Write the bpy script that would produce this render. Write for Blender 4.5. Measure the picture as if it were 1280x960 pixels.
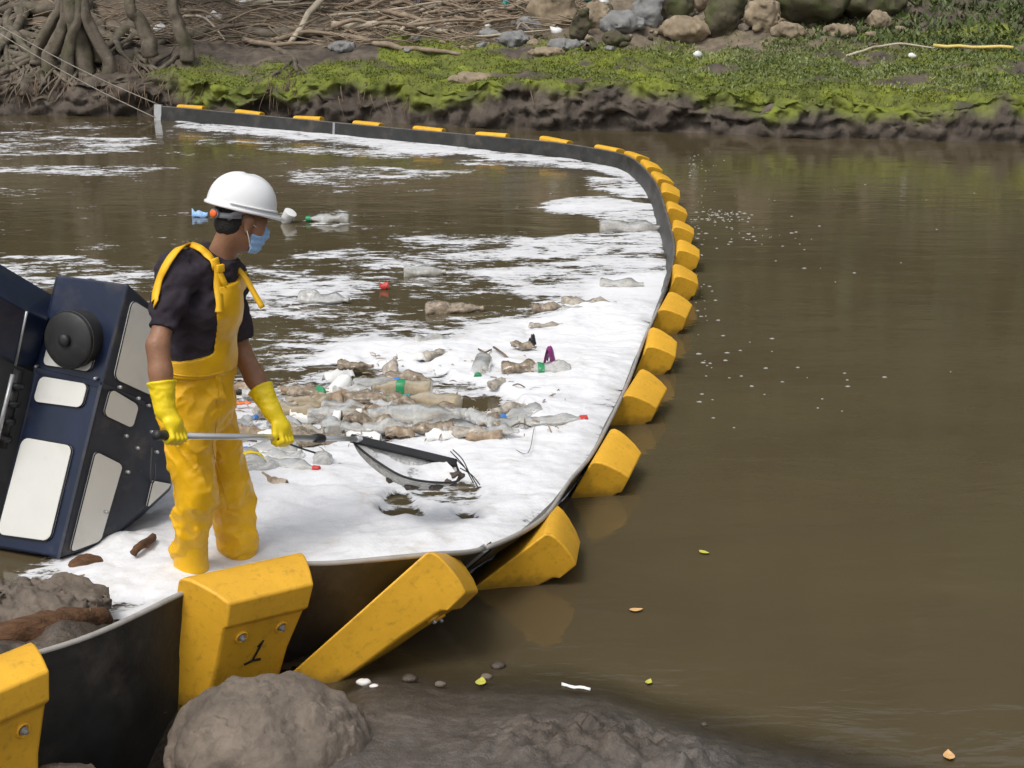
import bpy, math, random
import numpy as np
from mathutils import Vector, Matrix

for o in list(bpy.data.objects): bpy.data.objects.remove(o)
random.seed(7); RNG = np.random.default_rng(11)
SC = bpy.context.scene; COL = SC.collection
R = math.radians

# ---------------------------------------------------------------- camera
FPX, PITCH, CAMH = 2000.0, R(15.3), 2.62
cam = bpy.data.cameras.new('camera'); camo = bpy.data.objects.new('camera', cam)
COL.objects.link(camo); camo.location = (0, 0, CAMH)
camo.rotation_euler = (R(90)-PITCH, 0, 0)
cam.sensor_width = 36; cam.lens = 36*FPX/1280; cam.clip_end = 3000
SC.camera = camo
# ---------------------------------------------------------------- sky, sun, exposure
w = bpy.data.worlds.new('World'); SC.world = w; w.use_nodes = True
nt = w.node_tree; nt.nodes.clear()
sky = nt.nodes.new('ShaderNodeTexSky'); sky.sky_type = 'NISHITA'; sky.sun_disc = False
sky.sun_elevation = R(58); sky.sun_rotation = R(215); sky.dust_density = 4; sky.air_density = 1.0
hs = nt.nodes.new('ShaderNodeHueSaturation'); hs.inputs['Saturation'].default_value = 0.28
bg = nt.nodes.new('ShaderNodeBackground'); bg.inputs['Strength'].default_value = 0.15
wo = nt.nodes.new('ShaderNodeOutputWorld')
nt.links.new(sky.outputs[0], hs.inputs['Color']); nt.links.new(hs.outputs[0], bg.inputs[0]); nt.links.new(bg.outputs[0], wo.inputs[0])
sun = bpy.data.lights.new('sun', 'SUN'); sun.energy = 1.15; sun.angle = R(20); sun.color = (1, .95, .88)
suno = bpy.data.objects.new('sun', sun); COL.objects.link(suno)
el, az = R(58), R(215)           # azimuth from +Y towards +X
sd = Vector((math.sin(az)*math.cos(el), math.cos(az)*math.cos(el), math.sin(el)))
suno.rotation_euler = sd.to_track_quat('Z', 'Y').to_euler()
SC.view_settings.view_transform = 'Standard'; SC.view_settings.look = 'None'
SC.view_settings.exposure = 0.25; SC.view_settings.gamma = 1; SC.view_settings.use_curve_mapping = False
SC.render.engine = 'CYCLES'; SC.render.resolution_x = 1024; SC.render.resolution_y = 768
SC.cycles.transparent_max_bounces = 8; SC.cycles.max_bounces = 5

# ---------------------------------------------------------------- measuring helpers
CP, SP = math.cos(PITCH), math.sin(PITCH)
def ray(u, v):
    x = (u-640)/FPX; y = -(v-480)/FPX
    return np.array([x, CP+y*SP, -SP+y*CP])
def gz(u, v, z=0.0):
    d = ray(u, v); t = (z-CAMH)/d[2]; p = d*t; p[2] = z; return p
def gy(u, v, Y):
    d = ray(u, v); t = Y/d[1]; return np.array([d[0]*t, Y, CAMH+d[2]*t])

# ---------------------------------------------------------------- noise
def _h(ix, iy, iz, s):
    n = (ix.astype(np.int64)*374761393 + iy.astype(np.int64)*668265263 + iz.astype(np.int64)*2147483647 + s*1274126177) & 0xffffffff
    n = ((n ^ (n >> 13))*1274126177) & 0xffffffff
    n = ((n ^ (n >> 15))*2246822519) & 0xffffffff
    return ((n ^ (n >> 16)) & 0xffffff)/float(0xffffff)*2-1
def vn(x, y, z, s=0):
    x, y, z = np.broadcast_arrays(np.asarray(x, float), np.asarray(y, float), np.asarray(z, float))
    fx, fy, fz = np.floor(x), np.floor(y), np.floor(z)
    u, v, w_ = x-fx, y-fy, z-fz
    u = u*u*(3-2*u); v = v*v*(3-2*v); w_ = w_*w_*(3-2*w_)
    r = 0
    for a in (0, 1):
        for b in (0, 1):
            for c in (0, 1):
                r = r + _h(fx+a, fy+b, fz+c, s)*(u if a else 1-u)*(v if b else 1-v)*(w_ if c else 1-w_)
    return r
def fbm(x, y, z=0.0, o=4, s=0, g=.5):
    r = 0; a = 1; t = 0
    for i in range(o):
        r = r + a*vn(x*2**i+i*17.3, y*2**i+i*9.1, np.asarray(z)*2**i+i*4.7, s+i); t += a; a *= g
    return r/t*1.6
def sstep(a, b, x):
    t = np.clip((x-a)/(b-a), 0, 1); return t*t*(3-2*t)
def catmull(P, n):
    P = np.asarray(P, float); Q = np.vstack([2*P[0]-P[1], P, 2*P[-1]-P[-2]]); out = []
    for i in range(1, len(Q)-2):
        p0, p1, p2, p3 = Q[i-1], Q[i], Q[i+1], Q[i+2]
        for k in range(n):
            t = k/n
            out.append(.5*((2*p1)+(-p0+p2)*t+(2*p0-5*p1+4*p2-p3)*t*t+(-p0+3*p1-3*p2+p3)*t**3))
    out.append(Q[-2]); return np.array(out)

# ---------------------------------------------------------------- materials
def mat(name, col=(.5, .5, .5), rough=.6, metal=0, spec=.5, var=0.0, vscale=8, dirt=None, dscale=6, damt=.5, bump=0, bscale=40,
        trans=0, attr=None, ior=1.45, coat=0, stretch=None):
    m = bpy.data.materials.new(name); m.use_nodes = True
    n = m.node_tree.nodes; l = m.node_tree.links; b = n['Principled BSDF']
    b.inputs['Roughness'].default_value = rough; b.inputs['Metallic'].default_value = metal
    b.inputs['Specular IOR Level'].default_value = spec; b.inputs['Transmission Weight'].default_value = trans
    b.inputs['IOR'].default_value = ior; b.inputs['Coat Weight'].default_value = coat
    tc = n.new('ShaderNodeTexCoord'); src = tc.outputs['Object']
    if stretch:
        mp = n.new('ShaderNodeMapping'); mp.inputs['Scale'].default_value = stretch; l.new(src, mp.inputs[0]); src = mp.outputs[0]
    if attr:
        a = n.new('ShaderNodeAttribute'); a.attribute_name = attr; cs = a.outputs['Color']
    else:
        rgb = n.new('ShaderNodeRGB'); rgb.outputs[0].default_value = (*col, 1); cs = rgb.outputs[0]
    def noise(sc, det=6):
        t = n.new('ShaderNodeTexNoise'); t.inputs['Scale'].default_value = sc; t.inputs['Detail'].default_value = det
        t.inputs['Roughness'].default_value = .62; l.new(src, t.inputs['Vector']); return t.outputs['Fac']
    if var:
        f = noise(vscale); mr = n.new('ShaderNodeMapRange'); l.new(f, mr.inputs[0])
        mr.inputs[1].default_value = .3; mr.inputs[2].default_value = .7; mr.inputs[3].default_value = 1-var; mr.inputs[4].default_value = 1+var
        mx = n.new('ShaderNodeVectorMath'); mx.operation = 'SCALE'; l.new(cs, mx.inputs[0]); l.new(mr.outputs[0], mx.inputs['Scale']); cs = mx.outputs[0]
    if dirt:
        f = noise(dscale, 9); mr = n.new('ShaderNodeMapRange'); l.new(f, mr.inputs[0])
        mr.inputs[1].default_value = .62-.3*damt; mr.inputs[2].default_value = .80-.3*damt; mr.inputs[4].default_value = min(1, damt*1.3)
        mx = n.new('ShaderNodeMixRGB'); l.new(mr.outputs[0], mx.inputs[0]); l.new(cs, mx.inputs[1]); mx.inputs[2].default_value = (*dirt, 1); cs = mx.outputs[0]
        mt = n.new('ShaderNodeMapRange'); l.new(mr.outputs[0], mt.inputs[0]); mt.inputs[3].default_value = trans; mt.inputs[4].default_value = 0
        if trans: l.new(mt.outputs[0], b.inputs['Transmission Weight'])
    l.new(cs, b.inputs['Base Color'])
    if bump:
        f = noise(bscale, 8); bp = n.new('ShaderNodeBump'); bp.inputs['Strength'].default_value = bump; bp.inputs['Distance'].default_value = .02
        l.new(f, bp.inputs['Height']); l.new(bp.outputs[0], b.inputs['Normal'])
    return m
M = {}
M['float'] = mat('float_yellow', (.80, .43, .03), .5, var=.16, vscale=3, dirt=(.20, .11, .03), dscale=30, damt=.27, bump=.10, bscale=60)
# fading from float to float, and a band of slime where they meet the water
_m = M['float']; _n = _m.node_tree.nodes; _l = _m.node_tree.links; _b = _n['Principled BSDF']; _src = _b.inputs['Base Color'].links[0].from_socket
_oi = _n.new('ShaderNodeObjectInfo'); _hs = _n.new('ShaderNodeHueSaturation'); _mr = _n.new('ShaderNodeMapRange'); _l.new(_oi.outputs['Random'], _mr.inputs[0]); _mr.inputs[3].default_value = .86; _mr.inputs[4].default_value = 1.04; _l.new(_mr.outputs[0], _hs.inputs['Value']); _l.new(_src, _hs.inputs['Color'])
_g = _n.new('ShaderNodeNewGeometry'); _sx = _n.new('ShaderNodeSeparateXYZ'); _l.new(_g.outputs['Position'], _sx.inputs[0]); _nz = _n.new('ShaderNodeTexNoise'); _nz.inputs['Scale'].default_value = 22; _nz.inputs['Detail'].default_value = 6; _l.new(_g.outputs['Position'], _nz.inputs['Vector'])
_ad = _n.new('ShaderNodeMath'); _ad.operation = 'MULTIPLY_ADD'; _l.new(_nz.outputs['Fac'], _ad.inputs[0]); _ad.inputs[1].default_value = .10; _l.new(_sx.outputs['Z'], _ad.inputs[2])
_m2 = _n.new('ShaderNodeMapRange'); _l.new(_ad.outputs[0], _m2.inputs[0]); _m2.inputs[1].default_value = .115; _m2.inputs[2].default_value = .055; _m2.inputs[4].default_value = .7
_mx = _n.new('ShaderNodeMixRGB'); _l.new(_m2.outputs[0], _mx.inputs[0]); _l.new(_hs.outputs[0], _mx.inputs[1]); _mx.inputs[2].default_value = (.17, .105, .025, 1); _l.new(_mx.outputs[0], _b.inputs['Base Color'])
M['skirt'] = mat('skirt_rubber', (.028, .028, .027), .42, var=.4, vscale=5, dirt=(.15, .125, .10), dscale=3.4, damt=.30, bump=.15, bscale=30)
M['skirt_in'] = mat('skirt_edge', (.34, .32, .29), .6, var=.3, dirt=(.12, .10, .08), dscale=8, damt=.4)
M['steel'] = mat('galvanised_steel', (.42, .43, .44), .42, metal=.6, var=.2, dirt=(.2, .15, .1), dscale=14, damt=.25)
M['alu'] = mat('aluminium_tube', (.62, .63, .64), .34, metal=.75, var=.1)
M['black'] = mat('black_plastic', (.018, .019, .02), .5, var=.3, dirt=(.12, .10, .08), dscale=12, damt=.2)
M['navy'] = mat('navy_paint', (.010, .017, .042), .34, var=.35, vscale=4, dirt=(.13, .11, .085), dscale=7, damt=.2, bump=.03, bscale=50)
M['navy2'] = mat('navy_paint_worn', (.030, .036, .052), .5, var=.35, vscale=4, dirt=(.15, .13, .10), dscale=9, damt=.3, bump=.05)
M['panel'] = mat('white_panel', (.66, .66, .62), .42, var=.05, vscale=3, dirt=(.42, .37, .27), dscale=5, damt=.26)
M['wader'] = mat('yellow_wader', (.74, .405, .005), .40, var=.12, vscale=7, dirt=(.42, .20, .012), dscale=9, damt=.32, bump=.22, bscale=13)
M['glove'] = mat('yellow_glove', (.80, .60, .010), .45, var=.12, vscale=14, dirt=(.45, .30, .02), dscale=18, damt=.2, bump=.08, bscale=60)
M['strap'] = mat('yellow_strap', (.82, .46, .012), .55, var=.1, vscale=20, bump=.1, bscale=200)
M['shirt'] = mat('charcoal_shirt', (.040, .034, .042), .95, spec=.1, var=.25, vscale=6, bump=.35, bscale=22)
M['skin'] = mat('skin', (.25, .125, .070), .48, var=.22, vscale=9, dirt=(.14, .065, .038), dscale=16, damt=.3, bump=.12, bscale=90)
M['hair'] = mat('black_hair', (.008, .007, .006), .5, bump=.6, bscale=150)
M['hat'] = mat('white_hat_shell', (.78, .79, .80), .28, var=.03, dirt=(.5, .48, .44), dscale=16, damt=.15)
M['maskblue'] = mat('blue_face_mask', (.30, .50, .80), .8, var=.2, vscale=40, bump=.25, bscale=60)
M['white'] = mat('white_plastic', (.72, .72, .70), .5, var=.08, dirt=(.35, .30, .22), dscale=12, damt=.25)
M['orange'] = mat('orange_plastic', (.8, .14, .02), .4)
M['greyband'] = mat('grey_band', (.24, .25, .28), .5)
M['skirt_inner'] = mat('skirt_inner_face', (.115, .105, .092), .6, var=.35, vscale=6, dirt=(.06, .055, .05), dscale=5, damt=.4, bump=.2, bscale=30)
M['netting'] = mat('net_fabric', (.60, .60, .59), .8, var=.3, vscale=25, dirt=(.20, .18, .16), dscale=14, damt=.36, bump=.5, bscale=120)
M['rock'] = mat('river_rock', (.155, .125, .098), .8, var=.4, vscale=5, dirt=(.065, .052, .041), dscale=4, damt=.52, bump=.5, bscale=30)
M['mudlump'] = mat('wet_mud', (.075, .058, .045), .5, var=.4, vscale=6, bump=.7, bscale=22)
M['ground'] = mat('bank_soil', attr='col', rough=.85, var=.35, vscale=7, bump=.8, bscale=9)
M['sand'] = mat('wet_sand', attr='col', rough=.5, var=.35, vscale=22, bump=.6, bscale=70)
M['bark'] = mat('grey_bark', (.135, .112, .085), .9, var=.4, vscale=5, dirt=(.05, .055, .02), dscale=3, damt=.5, bump=.8, bscale=14)
M['wood'] = mat('dry_wood', (.26, .20, .14), .85, var=.35, vscale=5, dirt=(.10, .075, .05), dscale=4, damt=.4, bump=.4, bscale=20)
M['palewood'] = mat('pale_branch', (.42, .36, .27), .8, var=.25, vscale=5, bump=.4, bscale=20)
M['twig'] = mat('root_fibre', (.15, .105, .07), .9, var=.4, vscale=3)
M['rustlog'] = mat('rotten_log', (.12, .058, .026), .85, var=.5, vscale=7, bump=.9, bscale=18, stretch=(1, 5, 5))
M['rope'] = mat('old_rope', (.35, .32, .27), .9, var=.2, vscale=30)
M['bamboo'] = mat('yellow_bamboo', (.60, .46, .14), .6, var=.2, vscale=5)
M['leafyellow'] = mat('yellow_leaf', (.50, .48, .08), .6, var=.2, vscale=30)
M['leaforange'] = mat('tan_leaf', (.62, .38, .16), .6, var=.2, vscale=30)

# ---------------------------------------------------------------- object helpers
def mesh_np(name, V, F, smooth=True, cols=None, attrs=None):
    V = np.asarray(V, np.float64); me = bpy.data.meshes.new(name)
    if isinstance(F, np.ndarray):
        k = F.shape[1]; n = len(F)
        me.vertices.add(len(V)); me.vertices.foreach_set('co', V.astype(np.float32).ravel())
        me.loops.add(n*k); me.loops.foreach_set('vertex_index', F.astype(np.int32).ravel())
        me.polygons.add(n); me.polygons.foreach_set('loop_start', np.arange(0, n*k, k, dtype=np.int32))
        me.polygons.foreach_set('loop_total', np.full(n, k, np.int32))
        me.update(calc_edges=True); me.validate()
    else:
        me.from_pydata([tuple(v) for v in V], [], [tuple(f) for f in F]); me.update()
    if smooth: me.polygons.foreach_set('use_smooth', np.ones(len(me.polygons), bool))
    if cols is not None:
        a = me.color_attributes.new('col', 'FLOAT_COLOR', 'POINT')
        a.data.foreach_set('color', np.hstack([cols, np.ones((len(cols), 1))]).astype(np.float32).ravel())
    for k_, v_ in (attrs or {}).items():
        a = me.attributes.new(k_, 'FLOAT', 'POINT'); a.data.foreach_set('value', np.asarray(v_, np.float32))
    return me
WORLD0 = {}
def tag(o, label=None, cat=None, group=None, kind=None):
    if label: o['label'] = label
    if cat: o['category'] = cat
    if group: o['group'] = group
    if kind: o['kind'] = kind
    return o
def empty(name, base, label=None, cat=None, group=None):
    o = bpy.data.objects.new(name, None); COL.objects.link(o); o.location = base; o.empty_display_size = .1
    WORLD0[o] = np.array(base, float); return tag(o, label, cat, group)
def obj(name, V, F, m, parent=None, base=None, smooth=True, cols=None, attrs=None):
    """V in world coordinates; the object's origin is `base` (top level) or the parent's origin."""
    V = np.asarray(V, float)
    b = WORLD0[parent] if parent is not None else (np.array(base, float) if base is not None else np.array([V[:, 0].mean(), V[:, 1].mean(), V[:, 2].min()]))
    me = mesh_np(name, V-b, F, smooth, cols, attrs)
    if m is not None: me.materials.append(M[m] if isinstance(m, str) else m)
    o = bpy.data.objects.new(name, me); COL.objects.link(o)
    if parent is not None: o.parent = parent
    else: o.location = b
    WORLD0[o] = b
    return o
def sharp(o, ang=35):
    me = o.data
    try: me.set_sharp_from_angle(angle=R(ang))
    except Exception: pass
    return o
def grid_faces(nu, nv, wrap_u=False):
    i, j = np.meshgrid(np.arange(nu if wrap_u else nu-1), np.arange(nv-1), indexing='ij')
    a = i*nv+j; b = ((i+1) % nu)*nv+j
    return np.stack([a, b, b+1, a+1], -1).reshape(-1, 4)
def frame_along(P):
    P = np.asarray(P, float); T = np.gradient(P, axis=0); T /= np.linalg.norm(T, axis=1)[:, None]+1e-9
    up = np.array([0, 0, 1.0]) if abs(T[0][2]) < .9 else np.array([1.0, 0, 0])
    N = []; n = np.cross(T[0], up); n /= np.linalg.norm(n)
    for t in T:
        n = n-t*np.dot(n, t); n /= np.linalg.norm(n)+1e-9; N.append(n)
    N = np.array(N); return T, N, np.cross(T, N)
def tube(P, r, seg=8, jit=0, seed=0, jf=.6):
    P = np.asarray(P, float); n = len(P); r = np.broadcast_to(np.asarray(r, float), (n,))
    T, N, B = frame_along(P); a = np.linspace(0, 2*np.pi, seg, endpoint=False)
    rr = r[:, None]*np.ones(seg)
    if jit: rr = rr*(1+jit*vn(np.arange(n)[:, None]*jf, np.cos(a)[None]*1.5+seed*3.1, np.sin(a)[None]*1.5, seed))
    V = P[:, None]+rr[..., None]*(np.cos(a)[None, :, None]*N[:, None]+np.sin(a)[None, :, None]*B[:, None])
    V = V.reshape(-1, 3); F = []
    for i in range(n-1):
        for k in range(seg):
            F.append((i*seg+k, i*seg+(k+1) % seg, (i+1)*seg+(k+1) % seg, (i+1)*seg+k))
    V = np.vstack([V, P[:1], P[-1:]]); c0 = n*seg; c1 = c0+1
    for k in range(seg):
        F.append((c0, (k+1) % seg, k, k)[:3]); F.append((c1, (n-1)*seg+k, (n-1)*seg+(k+1) % seg))
    return V, F
def merge(parts):
    VV = []; FF = []; o = 0
    for V, F in parts:
        VV.append(np.asarray(V)); FF += [tuple(i+o for i in f) for f in F]; o += len(V)
    return np.vstack(VV), FF
def lathe(prof, seg=20, axis_o=(0, 0, 0), ax=(0, 0, 1), ref=None):
    """prof: list of (radius, height along ax)"""
    ax = np.array(ax, float); ax /= np.linalg.norm(ax)
    ref = np.array(ref if ref is not None else ((1, 0, 0) if abs(ax[0]) < .9 else (0, 1, 0)), float)
    e1 = ref-ax*np.dot(ref, ax); e1 /= np.linalg.norm(e1); e2 = np.cross(ax, e1)
    a = np.linspace(0, 2*np.pi, seg, endpoint=False); V = []; F = []
    for r, h in prof:
        for t in a: V.append(np.array(axis_o)+ax*h+r*(math.cos(t)*e1+math.sin(t)*e2))
    n = len(prof)
    for i in range(n-1):
        for k in range(seg): F.append((i*seg+k, i*seg+(k+1) % seg, (i+1)*seg+(k+1) % seg, (i+1)*seg+k))
    F.append(tuple(range(seg-1, -1, -1))); F.append(tuple((n-1)*seg+k for k in range(seg)))
    return np.array(V), F
def box(c, ax, ay, az, bev=0):
    c = np.array(c, float); V = []
    for sx in (-1, 1):
        for sy in (-1, 1):
            for sz in (-1, 1): V.append(c+sx*np.array(ax)+sy*np.array(ay)+sz*np.array(az))
    F = [(0, 1, 3, 2), (4, 6, 7, 5), (0, 4, 5, 1), (2, 3, 7, 6), (0, 2, 6, 4), (1, 5, 7, 3)]
    return np.array(V), F
def ribbon(P, Nrm, wid, th):
    """flat band along P with surface normals Nrm"""
    P = np.asarray(P, float); Nrm = np.asarray(Nrm, float); T = np.gradient(P, axis=0); T /= np.linalg.norm(T, axis=1)[:, None]+1e-9
    S = np.cross(T, Nrm); S /= np.linalg.norm(S, axis=1)[:, None]+1e-9; Nn = np.cross(S, T)
    V = np.stack([P-S*wid/2, P+S*wid/2, P+S*wid/2+Nn*th, P-S*wid/2+Nn*th], 1).reshape(-1, 3); F = []
    for i in range(len(P)-1):
        for k in range(4): F.append((i*4+k, i*4+(k+1) % 4, i*4+4+(k+1) % 4, i*4+4+k))
    F.append((3, 2, 1, 0)); e = (len(P)-1)*4; F.append((e, e+1, e+2, e+3))
    return V, F

# signed-distance modelling: primitives, smooth union, surface nets
def sd_cone(P, a, b, ra, rb, sq=None):
    a = np.array(a, float); b = np.array(b, float); ab = b-a
    t = np.clip(((P-a)@ab)/max(ab@ab, 1e-9), 0, 1)
    D = P-(a+t[..., None]*ab)
    if sq is not None:             # squash: (unit axis, factor): distance along that axis is scaled
        ax, f = sq; ax = np.array(ax, float); D = D+((D@ax)*(f-1))[..., None]*ax
    return np.linalg.norm(D, axis=-1)-(ra+(rb-ra)*t)
def sd_ell(P, c, axes, rad):
    D = P-np.array(c, float); q = [(D@np.array(axes[i], float))/rad[i] for i in range(3)]
    k = np.sqrt(q[0]**2+q[1]**2+q[2]**2)
    return (k-1)*min(rad)*(.5+.5*np.clip(np.mean(rad)/min(rad), 1, 1.5))
def smin(a, b, k):
    h = np.clip(.5+.5*(b-a)/k, 0, 1); return b+(a-b)*h-k*h*(1-h)
def union(ds, k):
    r = ds[0]
    for d in ds[1:]: r = smin(r, d, k)
    return r
def surfnet(fn, lo, hi, h):
    lo = np.array(lo, float); hi = np.array(hi, float); n = np.ceil((hi-lo)/h).astype(int)+1
    ax = [lo[i]+h*np.arange(n[i]) for i in range(3)]
    G = np.stack(np.meshgrid(*ax, indexing='ij'), -1)
    kc = 5                                             # evaluate a coarse grid first, then only near the surface
    nc = [np.arange(0, n[i]+kc, kc) for i in range(3)]
    Dc = fn(np.stack(np.meshgrid(*[lo[i]+h*nc[i] for i in range(3)], indexing='ij'), -1))
    ii = [np.minimum((np.arange(n[i])+kc//2)//kc, len(nc[i])-1) for i in range(3)]
    D = Dc[np.ix_(*ii)].astype(float); near = np.abs(D) < h*kc*1.7+.02
    D[near] = fn(G[near]); ins = D < 0
    C = [(a, b, c) for a in (0, 1) for b in (0, 1) for c in (0, 1)]
    sl = lambda A, o: A[o[0]:n[0]-1+o[0], o[1]:n[1]-1+o[1], o[2]:n[2]-1+o[2]]
    cnt = sum(sl(ins, o).astype(int) for o in C); mix = (cnt > 0) & (cnt < 8)
    acc = np.zeros(mix.shape+(3,)); num = np.zeros(mix.shape)
    for o in C:
        for d in range(3):
            if o[d]: continue
            q = list(o); q[d] = 1; da, db = sl(D, o), sl(D, q); m = (da < 0) != (db < 0)
            t = np.where(m, da/np.where(m, da-db, 1), 0)
            for e in range(3): acc[..., e] += np.where(m, o[e]+(t if e == d else 0), 0)
            num += m
    idx = -np.ones(mix.shape, int); ids = np.argwhere(mix); idx[mix] = np.arange(len(ids))
    V = lo+h*(ids+acc[mix]/num[mix][:, None]); Fs = []
    for d in range(3):
        e1, e2 = (d+1) % 3, (d+2) % 3
        A = np.moveaxis(ins, (d, e1, e2), (0, 1, 2)); I = np.moveaxis(idx, (d, e1, e2), (0, 1, 2))
        a0, a1 = A[:-1, 1:-1, 1:-1], A[1:, 1:-1, 1:-1]; ch = a0 != a1
        q = [I[:, :-1, :-1], I[:, 1:, :-1], I[:, 1:, 1:], I[:, :-1, 1:]]
        Q = np.stack([x[ch] for x in q], -1); fl = a0[ch]
        Q[~fl] = Q[~fl][:, ::-1]; Fs.append(Q)
    F = np.vstack(Fs); F = F[(F >= 0).all(1)]
    return V, F
def relax(V, F, it=2, w_=.5):
    e = np.vstack([F[:, [0, 1]], F[:, [1, 2]], F[:, [2, 3]], F[:, [3, 0]]]); e = np.vstack([e, e[:, ::-1]])
    for _ in range(it):
        S = np.zeros_like(V); c = np.zeros(len(V)); np.add.at(S, e[:, 0], V[e[:, 1]]); np.add.at(c, e[:, 0], 1)
        V = V*(1-w_)+w_*S/np.maximum(c, 1)[:, None]
    return V
def march(fn, u, v, t0=5.0, t1=9.0, off=0.0):
    """surface point seen along a line of sight, with its normal"""
    d = ray(u, v); d /= np.linalg.norm(d); o = np.array([0, 0, CAMH]); t = t0; best = (9, t0)
    for _ in range(200):
        p = o+d*t; s = float(fn(p[None])[0])-off
        if s < best[0]: best = (s, t)
        if s < 5e-4 or t > t1: break
        t += max(s*.7, 2e-3)
    p = o+d*best[1]; e = 2e-3
    g = np.array([float(fn((p+e*k)[None])[0]-fn((p-e*k)[None])[0]) for k in np.eye(3)]); g /= np.linalg.norm(g)+1e-9
    if best[0] > 1e-3: p = p-g*best[0]
    return p, g
# ================================================================= SETTING
# ---- near shore ---------------------------------------------------------
_sx = [-30, -6, -2.2, -1.45, -1.0, -.75, -.55]; _sy = [9, 6.9, 6.15, 5.9, 5.62, 5.5, 5.45]
for u, v in ((560, 864), (640, 866), (700, 868), (760, 882), (830, 912), (960, 946), (1040, 962)):
    p = gz(u, v); _sx.append(p[0]); _sy.append(p[1])
_sx += [2, 4, 30]; _sy += [4.1, 3.3, -8]
def shore_y(X): return np.interp(X, _sx, _sy)
_bx = [-9, -3.0, -1.55, -.96, -.62, -.3, 0.1]; _by = [2.2, 3.72, 4.82, 5.47, 5.64, 5.70, 6.6]   # line of the boom ashore
def near_h(X, Y):
    out = sstep(.06, -.06, Y-np.interp(X, _bx, _by))*sstep(.3, -.2, X)
    sy = shore_y(X); sy = sy*(1-out)+np.minimum(sy, np.interp(X, [-1.6, -1.2, -.75, -.5], [4.5, 4.75, 5.0, 5.42]))*out
    d = sy-Y+.05*fbm(X*1.7, Y*1.7, 0, 3, 5)
    h = np.where(d > 0, .15*np.abs(d)**.85, -.26*np.abs(d)); h = np.maximum(h, -1.3)
    rough = fbm(X*9, Y*9, .3, 5, 21, .62); ridg = 1-np.abs(fbm(X*5, Y*5, .7, 4, 33))*1.5
    md = np.exp(-(((X-.22)/.36)**2+((Y-4.75)/.26)**2)**1.5)+.8*np.exp(-(((X-.55)/.22)**2+((Y-4.62)/.2)**2))
    h = h+np.clip(md, 0, 1)*(.035+.06*rough+.03*ridg+.03*fbm(X*22, Y*22, .5, 3, 47))
    pit = out*sstep(-.62, -.85, X)*np.exp(-((Y-np.interp(X, _bx, _by)+.18)/.42)**2); h = h-.40*pit
    lf = sstep(-1.25, -1.7, X)*sstep(-.05, .25, d)*(1-out)
    h = h+lf*(.05+.07*fbm(X*3, Y*3, .1, 5, 44)+.03*rough)
    return h+.006*fbm(X*14, Y*14, .9, 3, 9)*sstep(-.1, .1, d)
def nonuni(segs):
    return np.unique(np.concatenate([np.linspace(a, b, n) for a, b, n in segs]))
xs = nonuni([(-60, -4, 16), (-4, -2.3, 50), (-2.3, 1.6, 290), (1.6, 5, 40), (5, 60, 14)])
ys = nonuni([(-60, 2, 12), (2, 4.4, 30), (4.4, 6.7, 200), (6.7, 9, 24)])
Xg, Yg = np.meshgrid(xs, ys, indexing='ij'); Hg = near_h(Xg, Yg)
c_wet = np.array([.060, .050, .038]); c_sand = np.array([.105, .092, .080]); c_mud = np.array([.085, .068, .053])
md = np.clip(np.exp(-(((Xg-.22)/.36)**2+((Yg-4.75)/.26)**2)**1.5)+sstep(-1.2, -1.7, Xg), 0, 1)[..., None]
wet = sstep(.05, .22, Hg/.15+.15*fbm(Xg*4, Yg*4, 0, 3, 3))[..., None]*.0+sstep(.02, .10, Hg+.02*fbm(Xg*3, Yg*3, 0, 3, 3))[..., None]
Cg = c_wet*(1-wet)+c_sand*wet; Cg = Cg*(1-md)+c_mud*md
Cg = Cg*(1+.25*fbm(Xg*6, Yg*6, .2, 4, 8))[..., None]
o = obj('near_shore', np.stack([Xg, Yg, Hg], -1).reshape(-1, 3), grid_faces(len(xs), len(ys)), 'sand', cols=np.clip(Cg.reshape(-1, 3), .01, 1), base=(0, 0, 0))
tag(o, 'wet grey sand and trampled mud of the near shore', kind='structure')

# ---- far bank: one sheet, parametrised along the river and up the slope ---
def far_y0(X): return 24.0-.24*X+.35*fbm(np.asarray(X)*.45, 0*np.asarray(X), 3.3, 3, 2)
_q = np.array([-2.5, -.4, 0, .05, .14, .28, .60, 1.3, 2.6, 3.5, 4.6, 6.0, 9, 14, 22, 34])
_z = np.array([-.9, -.30, -.04, .16, .36, .50, .60, .72, .98, 1.15, 1.42, 1.9, 4.6, 10.5, 19, 26])
tq = nonuni([(-2.5, 0, 8), (0, .6, 36), (.6, 5.0, 84), (5, 9, 24), (9, 34, 20)])
xb = nonuni([(-120, -11, 30), (-11, 11, 420), (11, 120, 30)])
XB, Q = np.meshgrid(xb, tq, indexing='ij')
ZB = np.interp(Q, _q, _z)
lipm = sstep(-.05, .06, Q)*sstep(1.0, .35, Q)                    # the eroded mud face
crag = 1-np.abs(fbm(XB*1.6, ZB*2.4, .5, 5, 61, .6))*2
YB = far_y0(XB)+Q+lipm*(.05-.34*(crag-.3)*sstep(-.1, .08, ZB)*(.55+.45*sstep(-.4, .4, fbm(XB*.5, 0*XB, .4, 2, 29)))-.10*(1-np.abs(fbm(XB*4.5, ZB*5, .2, 4, 67))*2))+.06*fbm(XB*5, Q*5, .4, 4, 12)*sstep(0, .1, Q)
hum = sstep(.45, 1.0, Q)
ZB = ZB+hum*(.10*fbm(XB*.9, Q*1.1, 1.2, 4, 71)+.06*fbm(XB*4, Q*4, 2.2, 4, 77))+lipm*.09*fbm(XB*3.2, Q*6, .2, 4, 19)+lipm*sstep(.05, .4, Q)*.22*fbm(XB*.55, 0*XB, .3, 3, 23)
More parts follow.
